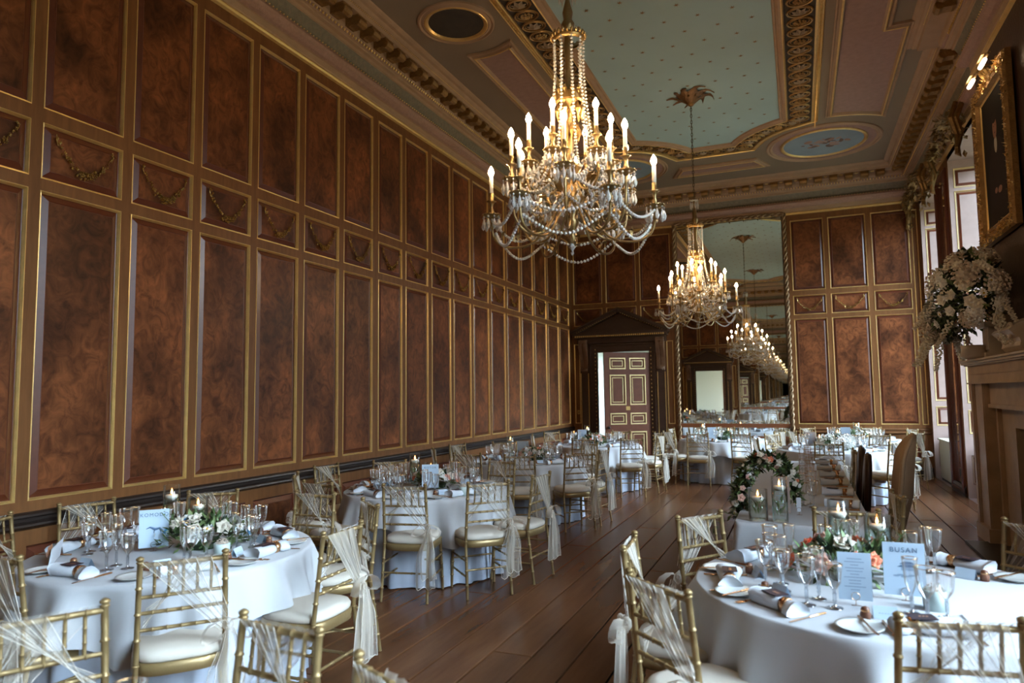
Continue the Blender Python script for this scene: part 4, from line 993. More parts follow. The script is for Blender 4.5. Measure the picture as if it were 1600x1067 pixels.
def sashmesh(seed):
    q=random.Random(seed); m=MB(); ph=q.uniform(0,6)
    for side,dy in ((-1,-.020),(1,.018)):
        N,Mn=9,24; vs=[]; rj=[q.uniform(-1,1) for _ in range(Mn)]
        for i in range(N):
            t=i/(N-1)
            for j in range(Mn):
                s=j/(Mn-1)
                # top edge spread along the rail, bottom gathered at the right post
                if side<0: xt=-.165+s*(.25+.04*math.sin(ph)); zt=.890; xb=.165+.022*s; zb=.64-.10*(1-s)
                else: xt=.0+s*.165; zt=.890; xb=-.165+.02*s; zb=.56+.12*s
                x=xt+(xb-xt)*t; z=zt+(zb-zt)*(t**1.08)-.01*math.sin(PI*t)
                x+=.004*rj[j]*(1-t); y=yb(z)+dy+(.0035*math.sin(j*1.3+ph)+.003*rj[j-1])*(1-.2*t)
                vs.append((x,y,z))
        m.mat(0).add(vs,[(i*Mn+j,i*Mn+j+1,(i+1)*Mn+j+1,(i+1)*Mn+j) for i in range(N-1) for j in range(Mn-1)])
        for a_,b_ in ((0,0),(5,8),(9,6),(14,17),(18,15),(Mn-1,Mn-1)):
            m.mat(1).tube([tuple(Vector(vs[i*Mn+a_]).lerp(Vector(vs[i*Mn+b_]),i/(N-1))+Vector((0,dy*.15,0))) for i in range(N)],.0013 if side<0 else .0009,3,False)
    o=m.build('sash',[sash,hemm],None,True); me=o.data; bpy.data.objects.remove(o)
    m=MB(); c=Vector((.190,-.035,.575)); m.ball(c,.026,8,6,1.2)
    for s in (-1,1):   # bow loops
        pts=[]; N=9; vs=[]
        for i in range(N+1):
            a=2*PI*i/N; rx=.068*(1+.2*q.random()); x=c.x+s*rx*(1-math.cos(a))*.75; z=c.z+.042*math.sin(a)*(1 if s>0 else -1)-.02*(1-math.cos(a))
            for k in range(4): vs.append((x,c.y-.015+(k-1.5)*.019*math.sin(a/2+.15)-.02*math.sin(a/2),z+.004*math.sin(k*2)))
        m.add(vs,[(i*4+k,i*4+k+1,(i+1)*4+k+1,(i+1)*4+k) for i in range(N) for k in range(3)])
    o=m.build('bow',sash2,None,True); mb_=o.data; bpy.data.objects.remove(o)
    m=MB()
    for tl,(sx,ln,wd) in enumerate(((-.2,q.uniform(.40,.46),.15),(.35,q.uniform(.34,.42),.12))):
        N,Mn=10,9; vs=[]
        for i in range(N):
            t=i/(N-1)
            for j in range(Mn):
                s=j/(Mn-1)-.5; w_=.03+(wd-.03)*min(1,t*2.2)
                vs.append((c.x+s*w_+sx*.06*t+.01*math.sin(t*5+ph),c.y-.01-.018*tl-.02*t+.008*math.sin(j*1.2+t*2+ph)*(1+t),c.z-.01-ln*t-.012*math.sin(j*1.5)*t))
        m.add(vs,[(i*Mn+j,i*Mn+j+1,(i+1)*Mn+j+1,(i+1)*Mn+j) for i in range(N-1) for j in range(Mn-1)])
        # bright rolled hem
        m.mat(1).tube([vs[(N-1)*Mn+j] for j in range(Mn)],.0022,3,False); m.tube([vs[i*Mn] for i in range(N)],.0014,3,False).tube([vs[i*Mn+Mn-1] for i in range(N)],.0014,3,False); m.mat(0)
    o=m.build('tails',[sash2,hemm],None,True); mt=o.data; bpy.data.objects.remove(o)
    return me,mb_,mt
SM=[sashmesh(i) for i in (1,2,3)]
def chair(x,y,rz,desc,i):
    """x, y: middle of the top of the back; rz: heading of the seat (0 faces +y)"""
    rt=root('bamboo_chair',(x+.045*-math.sin(rz)*1,y+.045*math.cos(rz),0),rz,'gold bamboo-style chair, '+desc,'chair','gold chairs with ivory sashes')
    for nm in ('leg_rl','leg_rr','leg_fl','leg_fr'): inst('leg',CP[nm],rt)
    for nm in ('rail0','rail1','rail2'): inst('back_rail',CP[nm],rt)
    inst('top_rail',CP['top_rail'],rt); inst('stretchers',CP['stretchers'],rt); inst('seat_frame',CP['seat_frame'],rt); inst('seat_cushion',CP['seat_cushion'],rt)
    for k in range(5): inst('spindle',CP['spindle'],rt,(-.172+.344*(k+1)/6,0,0))
    a,b,c=SM[i%3]; s=inst('sash',a,rt); inst('bow',b,s); inst('tails',c,s)
    return rt
# ---------------------------------------------------------------- table ware (shared meshes)
def shared(nm,mb,mats,smooth=True):
    o=mb.build(nm,mats,None,smooth); me=o.data; bpy.data.objects.remove(o); return me
def wine(h,rb,rr,stem):
    m=MB(); m.mat(1).lathe([(.0,0),(.034*rb,.001),(.033*rb,.004),(.010,.008),(.006,.014),(.006,stem*.3),(.009,stem*.38),(.006,stem*.46),(.009,stem*.54),(.006,stem*.62),(.009,stem*.7),(.006,stem*.8),(.008,stem*.95)],12)
    b=h-stem; m.mat(0).lathe([(.008,stem*.95),(.020*rr,stem+b*.10),(.030*rr,stem+b*.25),(.034*rr,stem+b*.5),(.036*rr,stem+b*.75),(.040*rr,h)],14)
    m.mat(2).lathe([(.0400*rr,h-.0015),(.0408*rr,h),(.0400*rr,h+.0012)],14); return m
GL=[shared('wine_glass',wine(.20,1.05,1.0,.09),[glass,gstem,gold_rim]),shared('wine_glass',wine(.175,.95,.90,.08),[glass,gstem,gold_rim]),shared('wine_glass',wine(.215,.9,.72,.085),[glass,gstem,gold_rim])]
PLT=shared('side_plate',MB().lathe([(.0,.004),(.045,.004),(.050,.003),(.052,.006),(.075,.012),(.083,.016),(.083,.018),(.070,.014),(.05,.009),(.0,.008)],28),china)
def napmesh(s):
    q=random.Random(s); m=MB(); N,K_=13,14; vs=[]
    for i in range(N):
        t=i/(N-1); x=-.12+.24*t; rad=.030+.014*abs(t-.62)*2.0+.002*q.random()
        if abs(t-.72)<.09: rad=.022
        for j in range(K_):
            a=2*PI*j/K_; fold=1+.16*math.sin(3*a+t*2+s)*(.4+abs(t-.6)); vs.append((x,rad*1.25*fold*math.cos(a),max(.001,.024+rad*.75*fold*math.sin(a))))
    m.add(vs,[(i*K_+j,i*K_+(j+1)%K_,(i+1)*K_+(j+1)%K_,(i+1)*K_+j) for i in range(N-1) for j in range(K_)]+[tuple(range(K_)),tuple((N-1)*K_+j for j in range(K_))[::-1]])
    return shared('napkin',m,napk)
NAP=[napmesh(1),napmesh(2)]
RING=shared('napkin_ring',MB().lathe([(.026,-.016),(.031,-.016),(.032,0),(.031,.016),(.026,.016),(.026,-.016)],14,(.053,0,.026),False,Matrix.Rotation(PI/2,3,'Y')),copper)
def cardm():
    m=MB(); m.box(-.045,.045,-.032,.032,0,.003); m.mat(1)
    for k in range(3): m.add([(-.012+.012*k,-.006,.0035),(-.004+.012*k,-.006,.0035),(-.001+.012*k,.007,.0035),(-.009+.012*k,.007,.0035)],[(0,1,2,3)])
    return shared('dark_card',m,[darkc,copl],False)
DCARD=cardm()
def tentm():
    m=MB(); a=.042; m.add([(-a,-.022,0),(a,-.022,0),(a,0,.045),(-a,0,.045),(-a,.022,0),(a,.022,0)],[(0,1,2,3),(3,2,5,4)]); m.add([(-a,-.0208,0),(a,-.0208,0),(a,0,.0438),(-a,0,.0438),(-a,.0208,0),(a,.0208,0)],[(3,2,1,0),(4,5,2,3)])
    m.mat(1)
    for sy,k in ((-1,1),):   # faint script line
        for j in range(5): x=-.024+.010*j; m.add([(x,-.0135,.0195),(x+.007,-.0135,.0195),(x+.008,-.0125,.0215),(x+.001,-.0125,.0215)],[(0,1,2,3)])
    return shared('place_card',m,[paper,inkl],False)
TENT=tentm()
def knifem():
    m=MB(); m.tube([(0,-.105,.004),(0,-.06,.005),(0,-.01,.004)],[.0045,.005,.0035],6); m.add([(-.003,-.01,.003),(.004,-.01,.003),(.010,.06,.003),(.004,.105,.003),(-.003,.10,.003),(-.003,-.01,.005),(.004,-.01,.005),(.010,.06,.005),(.004,.105,.005),(-.003,.10,.005)],[(4,3,2,1,0),(5,6,7,8,9),(0,1,6,5),(1,2,7,6),(2,3,8,7),(3,4,9,8),(4,0,5,9)])
    return shared('knife',m,copper,False)
def forkm():
    m=MB(); m.tube([(0,-.10,.004),(0,-.04,.006),(0,.03,.004),(0,.05,.004)],[.005,.003,.003,.007],6)
    m.add([(-.011,.05,.004),(.011,.05,.004),(.011,.065,.003),(-.011,.065,.003)],[(0,1,2,3)])
    for k in range(4): x=-.0095+.0063*k; m.box(x-.0012,x+.0012,.062,.10,.004,.006)
    return shared('fork',m,copper,False)
KN,FK=knifem(),forkm()
def favour():
    m=MB().lathe([(.0,0),(.018,0),(.020,.02),(.014,.035),(.014,.045),(.0,.05)],10); m.mat(1).lathe([(.016,.030),(.017,.034),(.016,.038)],10); return shared('favour_jar',m,[P('favour_brown',(.16,.06,.03),.4),copper])
FAV=favour()
def vasem(r,h):
    m=MB().lathe([(.0,.004),(r*.96,.004),(r*.97,.010),(r*.97,h)],22).lathe([(.0,0),(r,0),(r,h),(r*.97,h+.001)],22); return shared('vase_glass',m,glassv)
glassv=thin('vase_glass_sheet',(.985,.995,.99),.04,.02,.18,mx_=.6)
def waterm(r,h): return shared('water',MB().lathe([(.0,.012),(r*.955,.012),(r*.955,h),(.0,h)],20),water)
VT,VS=(.052,.30),(.064,.21)
VM=[(vasem(*VT),waterm(VT[0],VT[1]*.72)),(vasem(*VS),waterm(VS[0],VS[1]*.66))]
CANM=shared('floating_candle',MB().lathe([(.0,-.012),(.026,-.012),(.038,.004),(.040,.014),(.034,.020),(.0,.018)],18),wax)
FLM=shared('flame',MB().lathe([(.0005,.0),(.006,.007),(.0075,.014),(.004,.026),(.0005,.038)],8,(0,0,.022)),flame)
STEM=MB(); 
for k in range(12): a=k*2.4; STEM.leaf((.02*math.cos(a),.02*math.sin(a),.02+.008*k),(math.cos(a)*.5,math.sin(a)*.5,1),.07,.009)
STEM=shared('sunk_greenery',STEM,leafl,False)
def vase(kind,x,y,z,label,grp,green_=True):
    r,h=(VT,VS)[kind]; rt=root('glass_vase',(x,y,z),0,label,'vase',grp); inst('vase_glass',VM[kind][0],rt); inst('water',VM[kind][1],rt)
    if green_: inst('sunk_greenery',STEM,rt,(0,0,.01))
    c=inst('floating_candle',CANM,None,(x,y,z+h*(.72,.66)[kind]+.002)); tag(c,'floating candle in the '+label.replace(' of water','').replace(' with a floating candle',''),'candle',grp and 'floating candles'); inst('flame',FLM,c)
def textmesh(txt,size,mat):
    c=bpy.data.curves.new('t','FONT'); c.body=txt; c.size=size; c.align_x='CENTER'; c.space_character=1.25; c.extrude=.0003
    o=bpy.data.objects.new('t',c); COL.objects.link(o); dg=bpy.context.evaluated_depsgraph_get(); me=bpy.data.meshes.new_from_object(o.evaluated_get(dg)); bpy.data.objects.remove(o)
    me.materials.clear(); me.materials.append(mat); return me
def sign(x,y,z,rz,w_,h_,label,kind,txt=None,mat=None,lean=.0):
    rt=root('table_sign',(x,y,z),rz,label,'sign'); mat=mat or paper; l=-.25
    b=MB().box(-w_/2,w_/2,-.0015,.0015,.02,.02+h_).build('card',mat,rt,rot=(lean,0,0))
    st_=MB(); st_.tube([(.016*math.cos(t),-.004,.036+.016*math.sin(t)) for t in [i*PI/6 for i in range(13)]],.0009,4,False).tube([(0,-.004,.02),(0,-.004,.002)],.0009,4); st_.tube([(-.018,-.012,.002),(.018,-.012,.002)],.0012,4).tube([(0,-.004,.002),(0,.012,.002)],.0012,4); st_.build('wire_stand',copper,rt)
    if txt:
        t=inst('lettering',textmesh(txt,.028 if len(txt)<7 else .025,ink),b,(0,-.0022,.02+h_*.82),(PI/2,0,0))
    g=MB(); q=random.Random(hash(label)%99 if 0 else len(label))
    if kind=='pagoda':
        zc_=.02+h_*.50; 
        for k,(w2,dz) in enumerate(((.030,.020),(.040,.008))): g.add([(.012-w2,-.0022,zc_+dz),(.012+w2,-.0022,zc_+dz),(.012+w2*.45,-.0022,zc_+dz+.011),(.012-w2*.45,-.0022,zc_+dz+.011)],[(0,1,2,3)])
        g.mat(1).add([(-.012,-.0022,zc_-.006),(.036,-.0022,zc_-.006),(.036,-.0022,zc_+.008),(-.012,-.0022,zc_+.008)],[(0,1,2,3)])
        for k in range(5): ell(g,-.03+.014*k,zc_-.028+.004*math.sin(k*2),.013,.004,-.0022,10)
    elif kind=='dragon':
        g.tube([(-.04,-.002,.02+h_*.50),(-.02,-.002,.02+h_*.54),(.005,-.002,.02+h_*.48),(.03,-.002,.02+h_*.50),(.045,-.002,.02+h_*.44)],[.002,.005,.008,.006,.002],6)
        g.tube([(.005,-.002,.02+h_*.48),(.0,-.002,.02+h_*.38)],[.004,.002],5).tube([(.03,-.002,.02+h_*.49),(.038,-.002,.02+h_*.38)],[.004,.002],5)
    elif kind=='leafy':
        for k in range(9): g.mat(k%2).leaf((-.03+.008*k,-.0022,.02+h_*(.38+.03*k)),(math.cos(k*1.4),0,math.sin(k*1.4)),.04,.008,0)
    elif kind=='lines':
        g.mat(1)
        for k in range(11): ww=w_*(.22+.10*math.sin(k*2.3)); zz=.02+h_*(.86-.065*k); g.add([(-ww,-.0022,zz),(ww,-.0022,zz),(ww,-.0022,zz+.0035),(-ww,-.0022,zz+.0035)],[(0,1,2,3)])
    if g.v: g.build('printed_design',[ink,inkl],b)
    return rt
# ---------------------------------------------------------------- round tables
TZ=.725
def underskirt(r,seed):
    q=random.Random(seed); n=176; lv=[0,.12,.3,.55,.8,1]; vs=[]; ph=[q.uniform(0,6) for _ in range(3)]
    for t in lv:
        for j in range(n):
            a=2*PI*j/n; f=.5*math.sin(22*a+ph[0])+.35*math.sin(13*a+ph[1])+.3*math.sin(35*a+ph[2]); rr=r-.02+.050*t*(f+.35); vs.append((rr*math.cos(a),rr*math.sin(a),TZ-.012-(TZ-.022)*t))
    return MB().add(vs,[(i*n+(j+1)%n,i*n+j,(i+1)*n+j,(i+1)*n+(j+1)%n) for i in range(len(lv)-1) for j in range(n)])
def overlay(r,seed,a_=1.06,turn=.3):
    q=random.Random(seed); n=200; lv=[0,.03,.08,.2,.4,.65,.85,1]; vs=[(0,0,TZ)]; ph=[q.uniform(0,6) for _ in range(4)]
    for i,t in enumerate(lv):
        for j in range(n):
            a=2*PI*j/n+turn; dd=min(a_/max(abs(math.cos(a)),abs(math.sin(a))),1.13)-r; dd*=1+.03*math.sin(5*a+ph[3])
            cr=abs(math.sin(2*a))**3
            f=.6*math.sin(9*a+ph[0])+.5*math.sin(15*a+ph[1])+.4*math.sin(24*a+ph[2])
            rr=r+.012+(.095*t**.8)*(f*.62+.62)+.03*t*cr*math.sin(30*a)
            z=TZ-.004-dd*t
            if i==0: rr=r+.004; z=TZ
            if i==1: rr=r+.014; z=TZ-.006
            aa=a; vs.append((rr*math.cos(aa),rr*math.sin(aa),z))
    fs=[(0,1+j,1+(j+1)%n) for j in range(n)]+[(1+i*n+(j+1)%n,1+i*n+j,1+(i+1)*n+j,1+(i+1)*n+(j+1)%n) for i in range(len(lv)-1) for j in range(n)]
    return MB().add(vs,fs)
def table(c,r,nm,seed,turn=.3,a_=1.06):
    rt=root('round_table',(c[0],c[1],0),0,'round banquet table under the white cloths of the '+nm,'table','round banquet tables')
    MB().lathe([(.0,TZ-.03),(r-.03,TZ-.03),(r-.01,TZ-.02),(r-.03,TZ-.012),(.0,TZ-.012)],40).build('tabletop',walnuth,rt)
    for j in range(4):
        a=j*PI/2+.4; MB().tube([(.5*math.cos(a),.5*math.sin(a),0),(.42*math.cos(a),.42*math.sin(a),TZ-.03)],.015,6).build('leg',black,rt)
    u=underskirt(r,seed).build('underskirt',clothu,None,True,loc=(c[0],c[1],0)); tag(u,'pleated white floor-length underskirt of the '+nm,'tablecloth','floor-length underskirts')
    o=overlay(r,seed,a_,turn).build('tablecloth',cloth,None,True,loc=(c[0],c[1],0)); tag(o,'square white linen overcloth of the '+nm,'tablecloth','square overcloths')
def settings(c,r,seats,nm,lod=0,seed=1):
    q=random.Random(seed); G=lambda k:k+' on the '+nm
    for i,th in enumerate(seats):
        ca,sa=math.cos(th),math.sin(th); z=TZ+.001
        def at(rr,t): return (c[0]+ca*rr-sa*t,c[1]+sa*rr+ca*t,z)
        rz=th+PI/2          # local x tangential
        jt=q.uniform(-.25,.25); sd=', '+('right side','far right side','far side','far left side','left side','near left side','near side','near right side')[int(round(th/(PI/4)))%8]
        o=inst('napkin',NAP[i%2],None,at(r-.13,.03),rz+jt+PI*(i%2)); tag(o,'rolled white napkin in a rose-gold ring on the '+nm+sd,'napkin',G('napkins')); inst('napkin_ring',RING,o)
        p=at(r-.135,.03); o=inst('dark_card',DCARD,None,(p[0]-.02*math.cos(rz+jt),p[1]-.02*math.sin(rz+jt),z+.055),rz+jt); tag(o,'small dark card on a napkin on the '+nm+sd,'card',G('dark cards'))
        o=inst('side_plate',PLT,None,at(r-.12,-.20)); tag(o,'round white side plate near the edge of the '+nm+sd,'plate',G('side plates'))
        if lod<2:
            o=inst('fork',FK,None,at(r-.13,-.095),th-PI/2); tag(o,'rose-gold fork laid beside a napkin on the '+nm+sd,'fork',G('forks'))
            o=inst('knife',KN,None,at(r-.13,.175),th-PI/2+.05); tag(o,'rose-gold knife laid beside a napkin on the '+nm+sd,'knife',G('knives'))
            o=inst('knife',KN,None,(at(r-.12,-.17)[0],at(r-.12,-.17)[1],z+.014),th-PI/2+.1); tag(o,'rose-gold butter knife resting on a side plate on the '+nm+sd,'knife',G('butter knives'))
            o=inst('place_card',TENT,None,at(r-.28,-.07+q.uniform(-.03,.03)),rz+q.uniform(-.3,.3)); tag(o,'white tent place card, blue daylight coloured in, on the '+nm+sd,'card',G('place cards'))
            o=inst('favour_jar',FAV,None,at(r-.25,-.15)); tag(o,'tiny brown favour jar with a copper band on the '+nm+sd,'jar',G('favour jars'))
        for k,(rr,t) in enumerate(((r-.27,.07),(r-.33,.145),(r-.36,.04))):
            o=inst('wine_glass',GL[k],None,at(rr+q.uniform(-.015,.015),t+q.uniform(-.015,.015)),q.uniform(0,6)); tag(o,('tall crystal goblet','shorter crystal wine glass','slim crystal flute')[k]+', gold rim, on the '+nm+sd,'glass',G('glasses'))
PAL1=['daisy']*5+['ivory_rose']*3+['blue_bloom']*2+['white_rose']*2; PAL2=['coral_bloom']*2+['blush_rose']*3+['ivory_rose']*3+['daisy']*2+['white_rose']*2
def head(c,x,y): return math.atan2(-(c[0]-x),(c[1]-y))
def seatdirs(c,chs): return [math.atan2(ch[1]-c[1],ch[0]-c[0]) for ch in chs]
NM=['KOMODO table','second left table','third left table','door corner table','mirror table','far right corner table','white-flower table','BUSAN table','bottom edge table']
D=math.radians
# name, centre, r, chairs [(x,y,heading or None,description)], lod
T=[
 ((1.30,2.98),.75,[(.13,3.27,None,'against the left wall at the front table, whole back in view'),(.16,2.62,None,'against the left wall at the very left edge of the picture'),(1.28,2.02,None,'dark in shadow at the left edge, side-on to the front left table'),(2.13,2.30,D(49),'centre of the lower left, seen from behind at the front left table'),(2.41,3.08,D(92),'with a long bow hanging over the aisle at the front left table'),(2.04,3.87,D(141),'at the front left table, back turned to the second table'),(1.38,4.13,D(180),'facing the camera between the first and second left tables'),(.56,3.96,D(216),'against the left wall right behind the vases of the front table')],0),
 ((1.40,5.72),.75,[(.16,5.82,None,'against the left wall at the second table, nearest its napkins'),(.43,5.04,None,'edge-on against the left wall between the first two tables'),(1.01,4.62,D(-11),'at the second table, back to the front table, half hidden'),(1.80,4.68,D(12),'front of the second table, seen straight from behind'),(2.36,5.05,D(45),'right front of the second table with its bow over the aisle'),(2.58,5.68,D(84),'on the aisle side of the second table, edge-on with a long tail'),(1.73,6.76,D(165),'far side of the second table facing the camera'),(.55,6.40,D(214),'far side of the second table by the left wall')],0),
 ((1.30,8.50),.75,[(.98,7.42,D(5),'front of the third left table, left of two'),(.25,7.90,D(-56),'edge-on by the left wall at the third table'),(.16,8.75,None,'against the left wall at the third table'),(.62,9.38,D(205),'far side of the third table by the left wall'),(1.68,7.38,D(22),'front of the third left table, right of two'),(2.27,7.78,D(40),'aisle corner of the third table with its sash tail to the floor'),(2.42,8.35,D(85),'aisle side of the third table, edge-on'),(1.9,9.5,D(145),'far side of the third table facing the camera')],1),
 ((1.42,11.45),.75,[(1.56,10.30,D(10),'front of the fourth left table'),(2.28,10.50,D(25),'aisle corner of the fourth left table, seat in full view'),(.44,11.0,D(-70),'left side of the fourth left table'),(.40,12.1,D(235),'left back of the fourth table under the door corner'),(1.6,12.6,D(175),'back of the fourth left table before the door'),(2.38,12.1,D(120),'aisle side at the back of the fourth left table'),(2.58,11.25,D(82),'aisle side of the fourth table with gathered bow')],2),
 ((3.35,13.15),.75,[(3.05,12.10,D(4),'front left of the mirror table'),(3.74,12.2,D(-22),'front right of the mirror table'),(2.50,12.45,D(-48),'left side of the mirror table, seat toward the mirror'),(2.35,13.6,D(-100),'left back of the mirror table'),(4.35,12.75,D(60),'right side of the mirror table'),(4.3,13.7,D(110),'right back of the mirror table'),(3.3,14.25,D(180),'between the table and the big mirror')],2),
 ((5.55,13.45),.75,[(5.45,12.36,D(-3),'front of the far right corner table'),(4.55,13.0,D(-70),'left side of the far right corner table'),(4.8,14.2,D(-140),'left back of the far right corner table'),(5.9,14.45,D(195),'back of the far right corner table under the panels'),(6.50,13.9,D(110),'right side of the far right corner table'),(6.42,12.75,D(50),'right front of the far right corner table by the window')],2),
 ((5.10,11.30),.75,[(4.05,11.0,D(-75),'left side of the table beyond the long table'),(4.25,12.1,D(-130),'left back of the table beyond the long table'),(5.83,12.22,D(140),'right back of the table beyond the long table'),(6.12,11.30,D(88),'right side of the table beyond the long table, long tail hanging'),(5.90,10.50,D(40),'right front of the table beyond the long table'),(5.03,10.15,D(3),'directly behind the far end of the long table')],2),
 ((4.97,3.52),.76,[(3.92,3.27,D(-86),'left of the right front table, edge-on with a full bow'),(4.14,4.08,D(-126),'left back of the right front table, facing the camera'),(4.18,2.60,D(-41),'leaning large in the lower right, sash streaming down its back'),(5.12,2.50,D(12),'nearest the camera at the right front table, rail across the picture'),(5.80,4.32,D(134),'right back of the right front table before the fireplace'),(4.92,4.52,D(185),'behind the vases of the right front table')],0),
 ((3.12,.80),.66,[(2.36,1.54,D(239),'in the lower left corner, sash rope across its spindles'),(3.17,1.74,D(172),'at the bottom edge left of the aisle, top rail and spindles only'),(3.72,1.52,D(153),'at the bottom edge in the aisle, just its rail showing')],3),
]
ci=0
for ti,(c,r,chs,lod) in enumerate(T):
    table(c,r,NM[ti],ti+3,turn=(.55,.2,.5,.3,.1,.4,.6,.35,.2)[ti],a_=.90 if r<.7 else .97)
    for (x,y,h,ds) in chs:
        if h is None: h=head(c,x,y)
        chair(x,y,h,ds,ci); ci+=1
    sd=seatdirs(c,chs)
    if lod<3: settings(c,r,sd,NM[ti],lod,ti)
    else: settings(c,r,[D(70),D(130)],NM[ti],1,ti)
# centrepieces, vases and signs
CPs=[(0,(1.42,3.08),.6,PAL1,(1.22,2.90),.80,'dragon','KOMODO',(.80,3.38),(.93,3.48)),
     (1,(1.45,5.82),.2,PAL2,(1.50,5.62),.45,'leafy','KOTOR',(1.12,5.98),(1.28,6.02)),
     (2,(1.45,8.50),.3,PAL2,(1.17,8.75),.35,'leafy',None,(.90,8.95),(1.06,9.0)),
     (3,(1.42,11.4),.3,PAL2,(1.10,11.75),.3,'leafy',None,(1.12,12.0),(.90,11.9)),
     (4,(3.35,13.15),.3,PAL1,(3.2,12.9),.1,'leafy',None,(3.0,13.2),(3.45,13.3)),
     (5,(5.6,13.4),.3,['white_rose','ivory_rose','daisy'],(5.40,13.2),.1,'leafy',None,(5.6,13.62),(5.35,13.65)),
     (6,(5.16,11.25),.3,['white_rose','ivory_rose','daisy','white_hydrangea'],(4.82,11.6),.1,'lines',None,(5.2,11.55),(4.95,11.6)),
     (7,(4.88,3.60),.15,PAL2,(5.07,3.31),.02,'pagoda','BUSAN',(4.86,4.02),(5.05,4.16))]
for ti,cp,rz,pal,sg,srz,kind,txt,va,vb in CPs:
    nm=NM[ti]; sc=(1.12,1,1,1,1,1,1.15,1.15)[ti]
    centrepiece((cp[0],cp[1],TZ+.001),rz,ti+1,('daisy and cream','coral and green','blush and apricot','green and peach','white and green','cream and white','large white','blush and green')[ti]+' flower centrepiece on the '+nm,pal,None,sc)
    mt=paper if ti not in (6,) else taupe
    sign(sg[0],sg[1],TZ+.002,srz,.155,.215,('pale blue table sign reading '+txt if txt else 'pale table sign')+' standing on the '+nm,kind,txt,mt)
    vase(0,va[0],va[1],TZ+.001,'tall glass cylinder of water with a floating candle on the '+nm,'glass cylinder vases'); vase(1,vb[0],vb[1],TZ+.001,'short wide glass cylinder of water with a floating candle on the '+nm,'glass cylinder vases')
sign(4.875,3.17,TZ+.002,.05,.125,.19,'smaller blue menu card beside the BUSAN sign on the right front table','lines')
pot=shared('pot',MB().lathe([(.0,0),(.040,0),(.044,.075),(.040,.078),(.036,.06),(.0,.06)],18),P('pale_green_glaze',(.55,.65,.62),.4))
for x,y,d_ in ((5.16,3.22,'with a dried bloom beside the BUSAN sign'),(1.72,2.92,'among the glasses of the left front table'),(1.95,5.42,'beside the sign of the second left table')):
    o=inst('small_pot',pot,None,(x,y,TZ+.001)); tag(o,'small pale glazed pot '+d_,'pot','small glazed pots')
    b=inst('dried_bloom',BL['hydrangea'],o,(0,0,.075),None,.32)
# copper script lettering of the white card at the left front table
sg_=root('script_card',(.93,2.52,TZ+.002),-.75,'long white card with looping copper script at the left end of the front left table','card')
MB().box(-.16,.16,-.0015,.0015,0,.10).build('card',napk,sg_,rot=(-.15,0,0))
for nm_,x,z in (('Mr',-.07,.01),('Mrs',.08,.055)):
    m=MB(); 
    for k in range(3 if nm_=='Mr' else 4): m.tube([(x-.05+.03*k+.016*math.cos(t)+.006*t,-.006,z+.025+.024*math.sin(t)) for t in [i*.6 for i in range(12)]],.0022,4)
    m.build('script_lettering',copl,sg_)
# ---------------------------------------------------------------- long table
lx0,lx1,ly0,ly1=4.26,5.10,4.90,9.35
lt=root('long_table',((lx0+lx1)/2,(ly0+ly1)/2,0),0,'long rectangular top table under a white cloth, right of the aisle','table')
hx,hy=(lx1-lx0)/2,(ly1-ly0)/2
MB().box(-hx+.02,hx-.02,-hy+.02,hy-.02,TZ-.03,TZ-.006).build('tabletop',walnuth,lt)
for sx in (-1,1):
    for sy in (-1,1): MB().box(sx*(hx-.08)-.02,sx*(hx-.08)+.02,sy*(hy-.1)-.02,sy*(hy-.1)+.02,0,TZ-.03).build('leg',black,lt)
def longcloth():
    # rounded-corner rectangular cloth with soft folds
    m=MB(); path=[]; rc=.05
    for cx_,cy_,a0 in ((hx-rc,hy-rc,0),(-hx+rc,hy-rc,90),(-hx+rc,-hy+rc,180),(hx-rc,-hy+rc,270)):
        for i in range(5): a=D(a0+90*i/4); path.append((cx_+rc*math.cos(a),cy_+rc*math.sin(a),math.cos(a),math.sin(a)))
    full=[]
    for i,p in enumerate(path):
        b=path[(i+1)%len(path)]; ln=math.hypot(b[0]-p[0],b[1]-p[1]); k=max(1,int(ln/.05))
        for j in range(k): t=j/k; full.append(tuple(p[s]+(b[s]-p[s])*t for s in range(4)))
    n=len(full); lv=[0,.04,.2,.5,.8,1]; vs=[]
    for t in lv:
        for j,p in enumerate(full):
            cr=max(0,abs(p[2]*p[3])*2); f=.012*math.sin(j*.9)+.010*math.sin(j*.37+1); o=(.002 if t==0 else .010)+(f+.02)*t+cr*.10*t; vs.append((p[0]+p[2]*o,p[1]+p[3]*o,TZ-(TZ-.03)*t))
    m.add(vs,[(i*n+j,i*n+(j+1)%n,(i+1)*n+(j+1)%n,(i+1)*n+j)[::-1] for i in range(len(lv)-1) for j in range(n)]+[tuple(range(n))]); return m
o=longcloth().build('tablecloth',cloth,None,True,loc=((lx0+lx1)/2,(ly0+ly1)/2,0)); tag(o,'white cloth hanging to the floor over the long top table','tablecloth')
o.data.polygons[-1].use_smooth=False
q=random.Random(31)
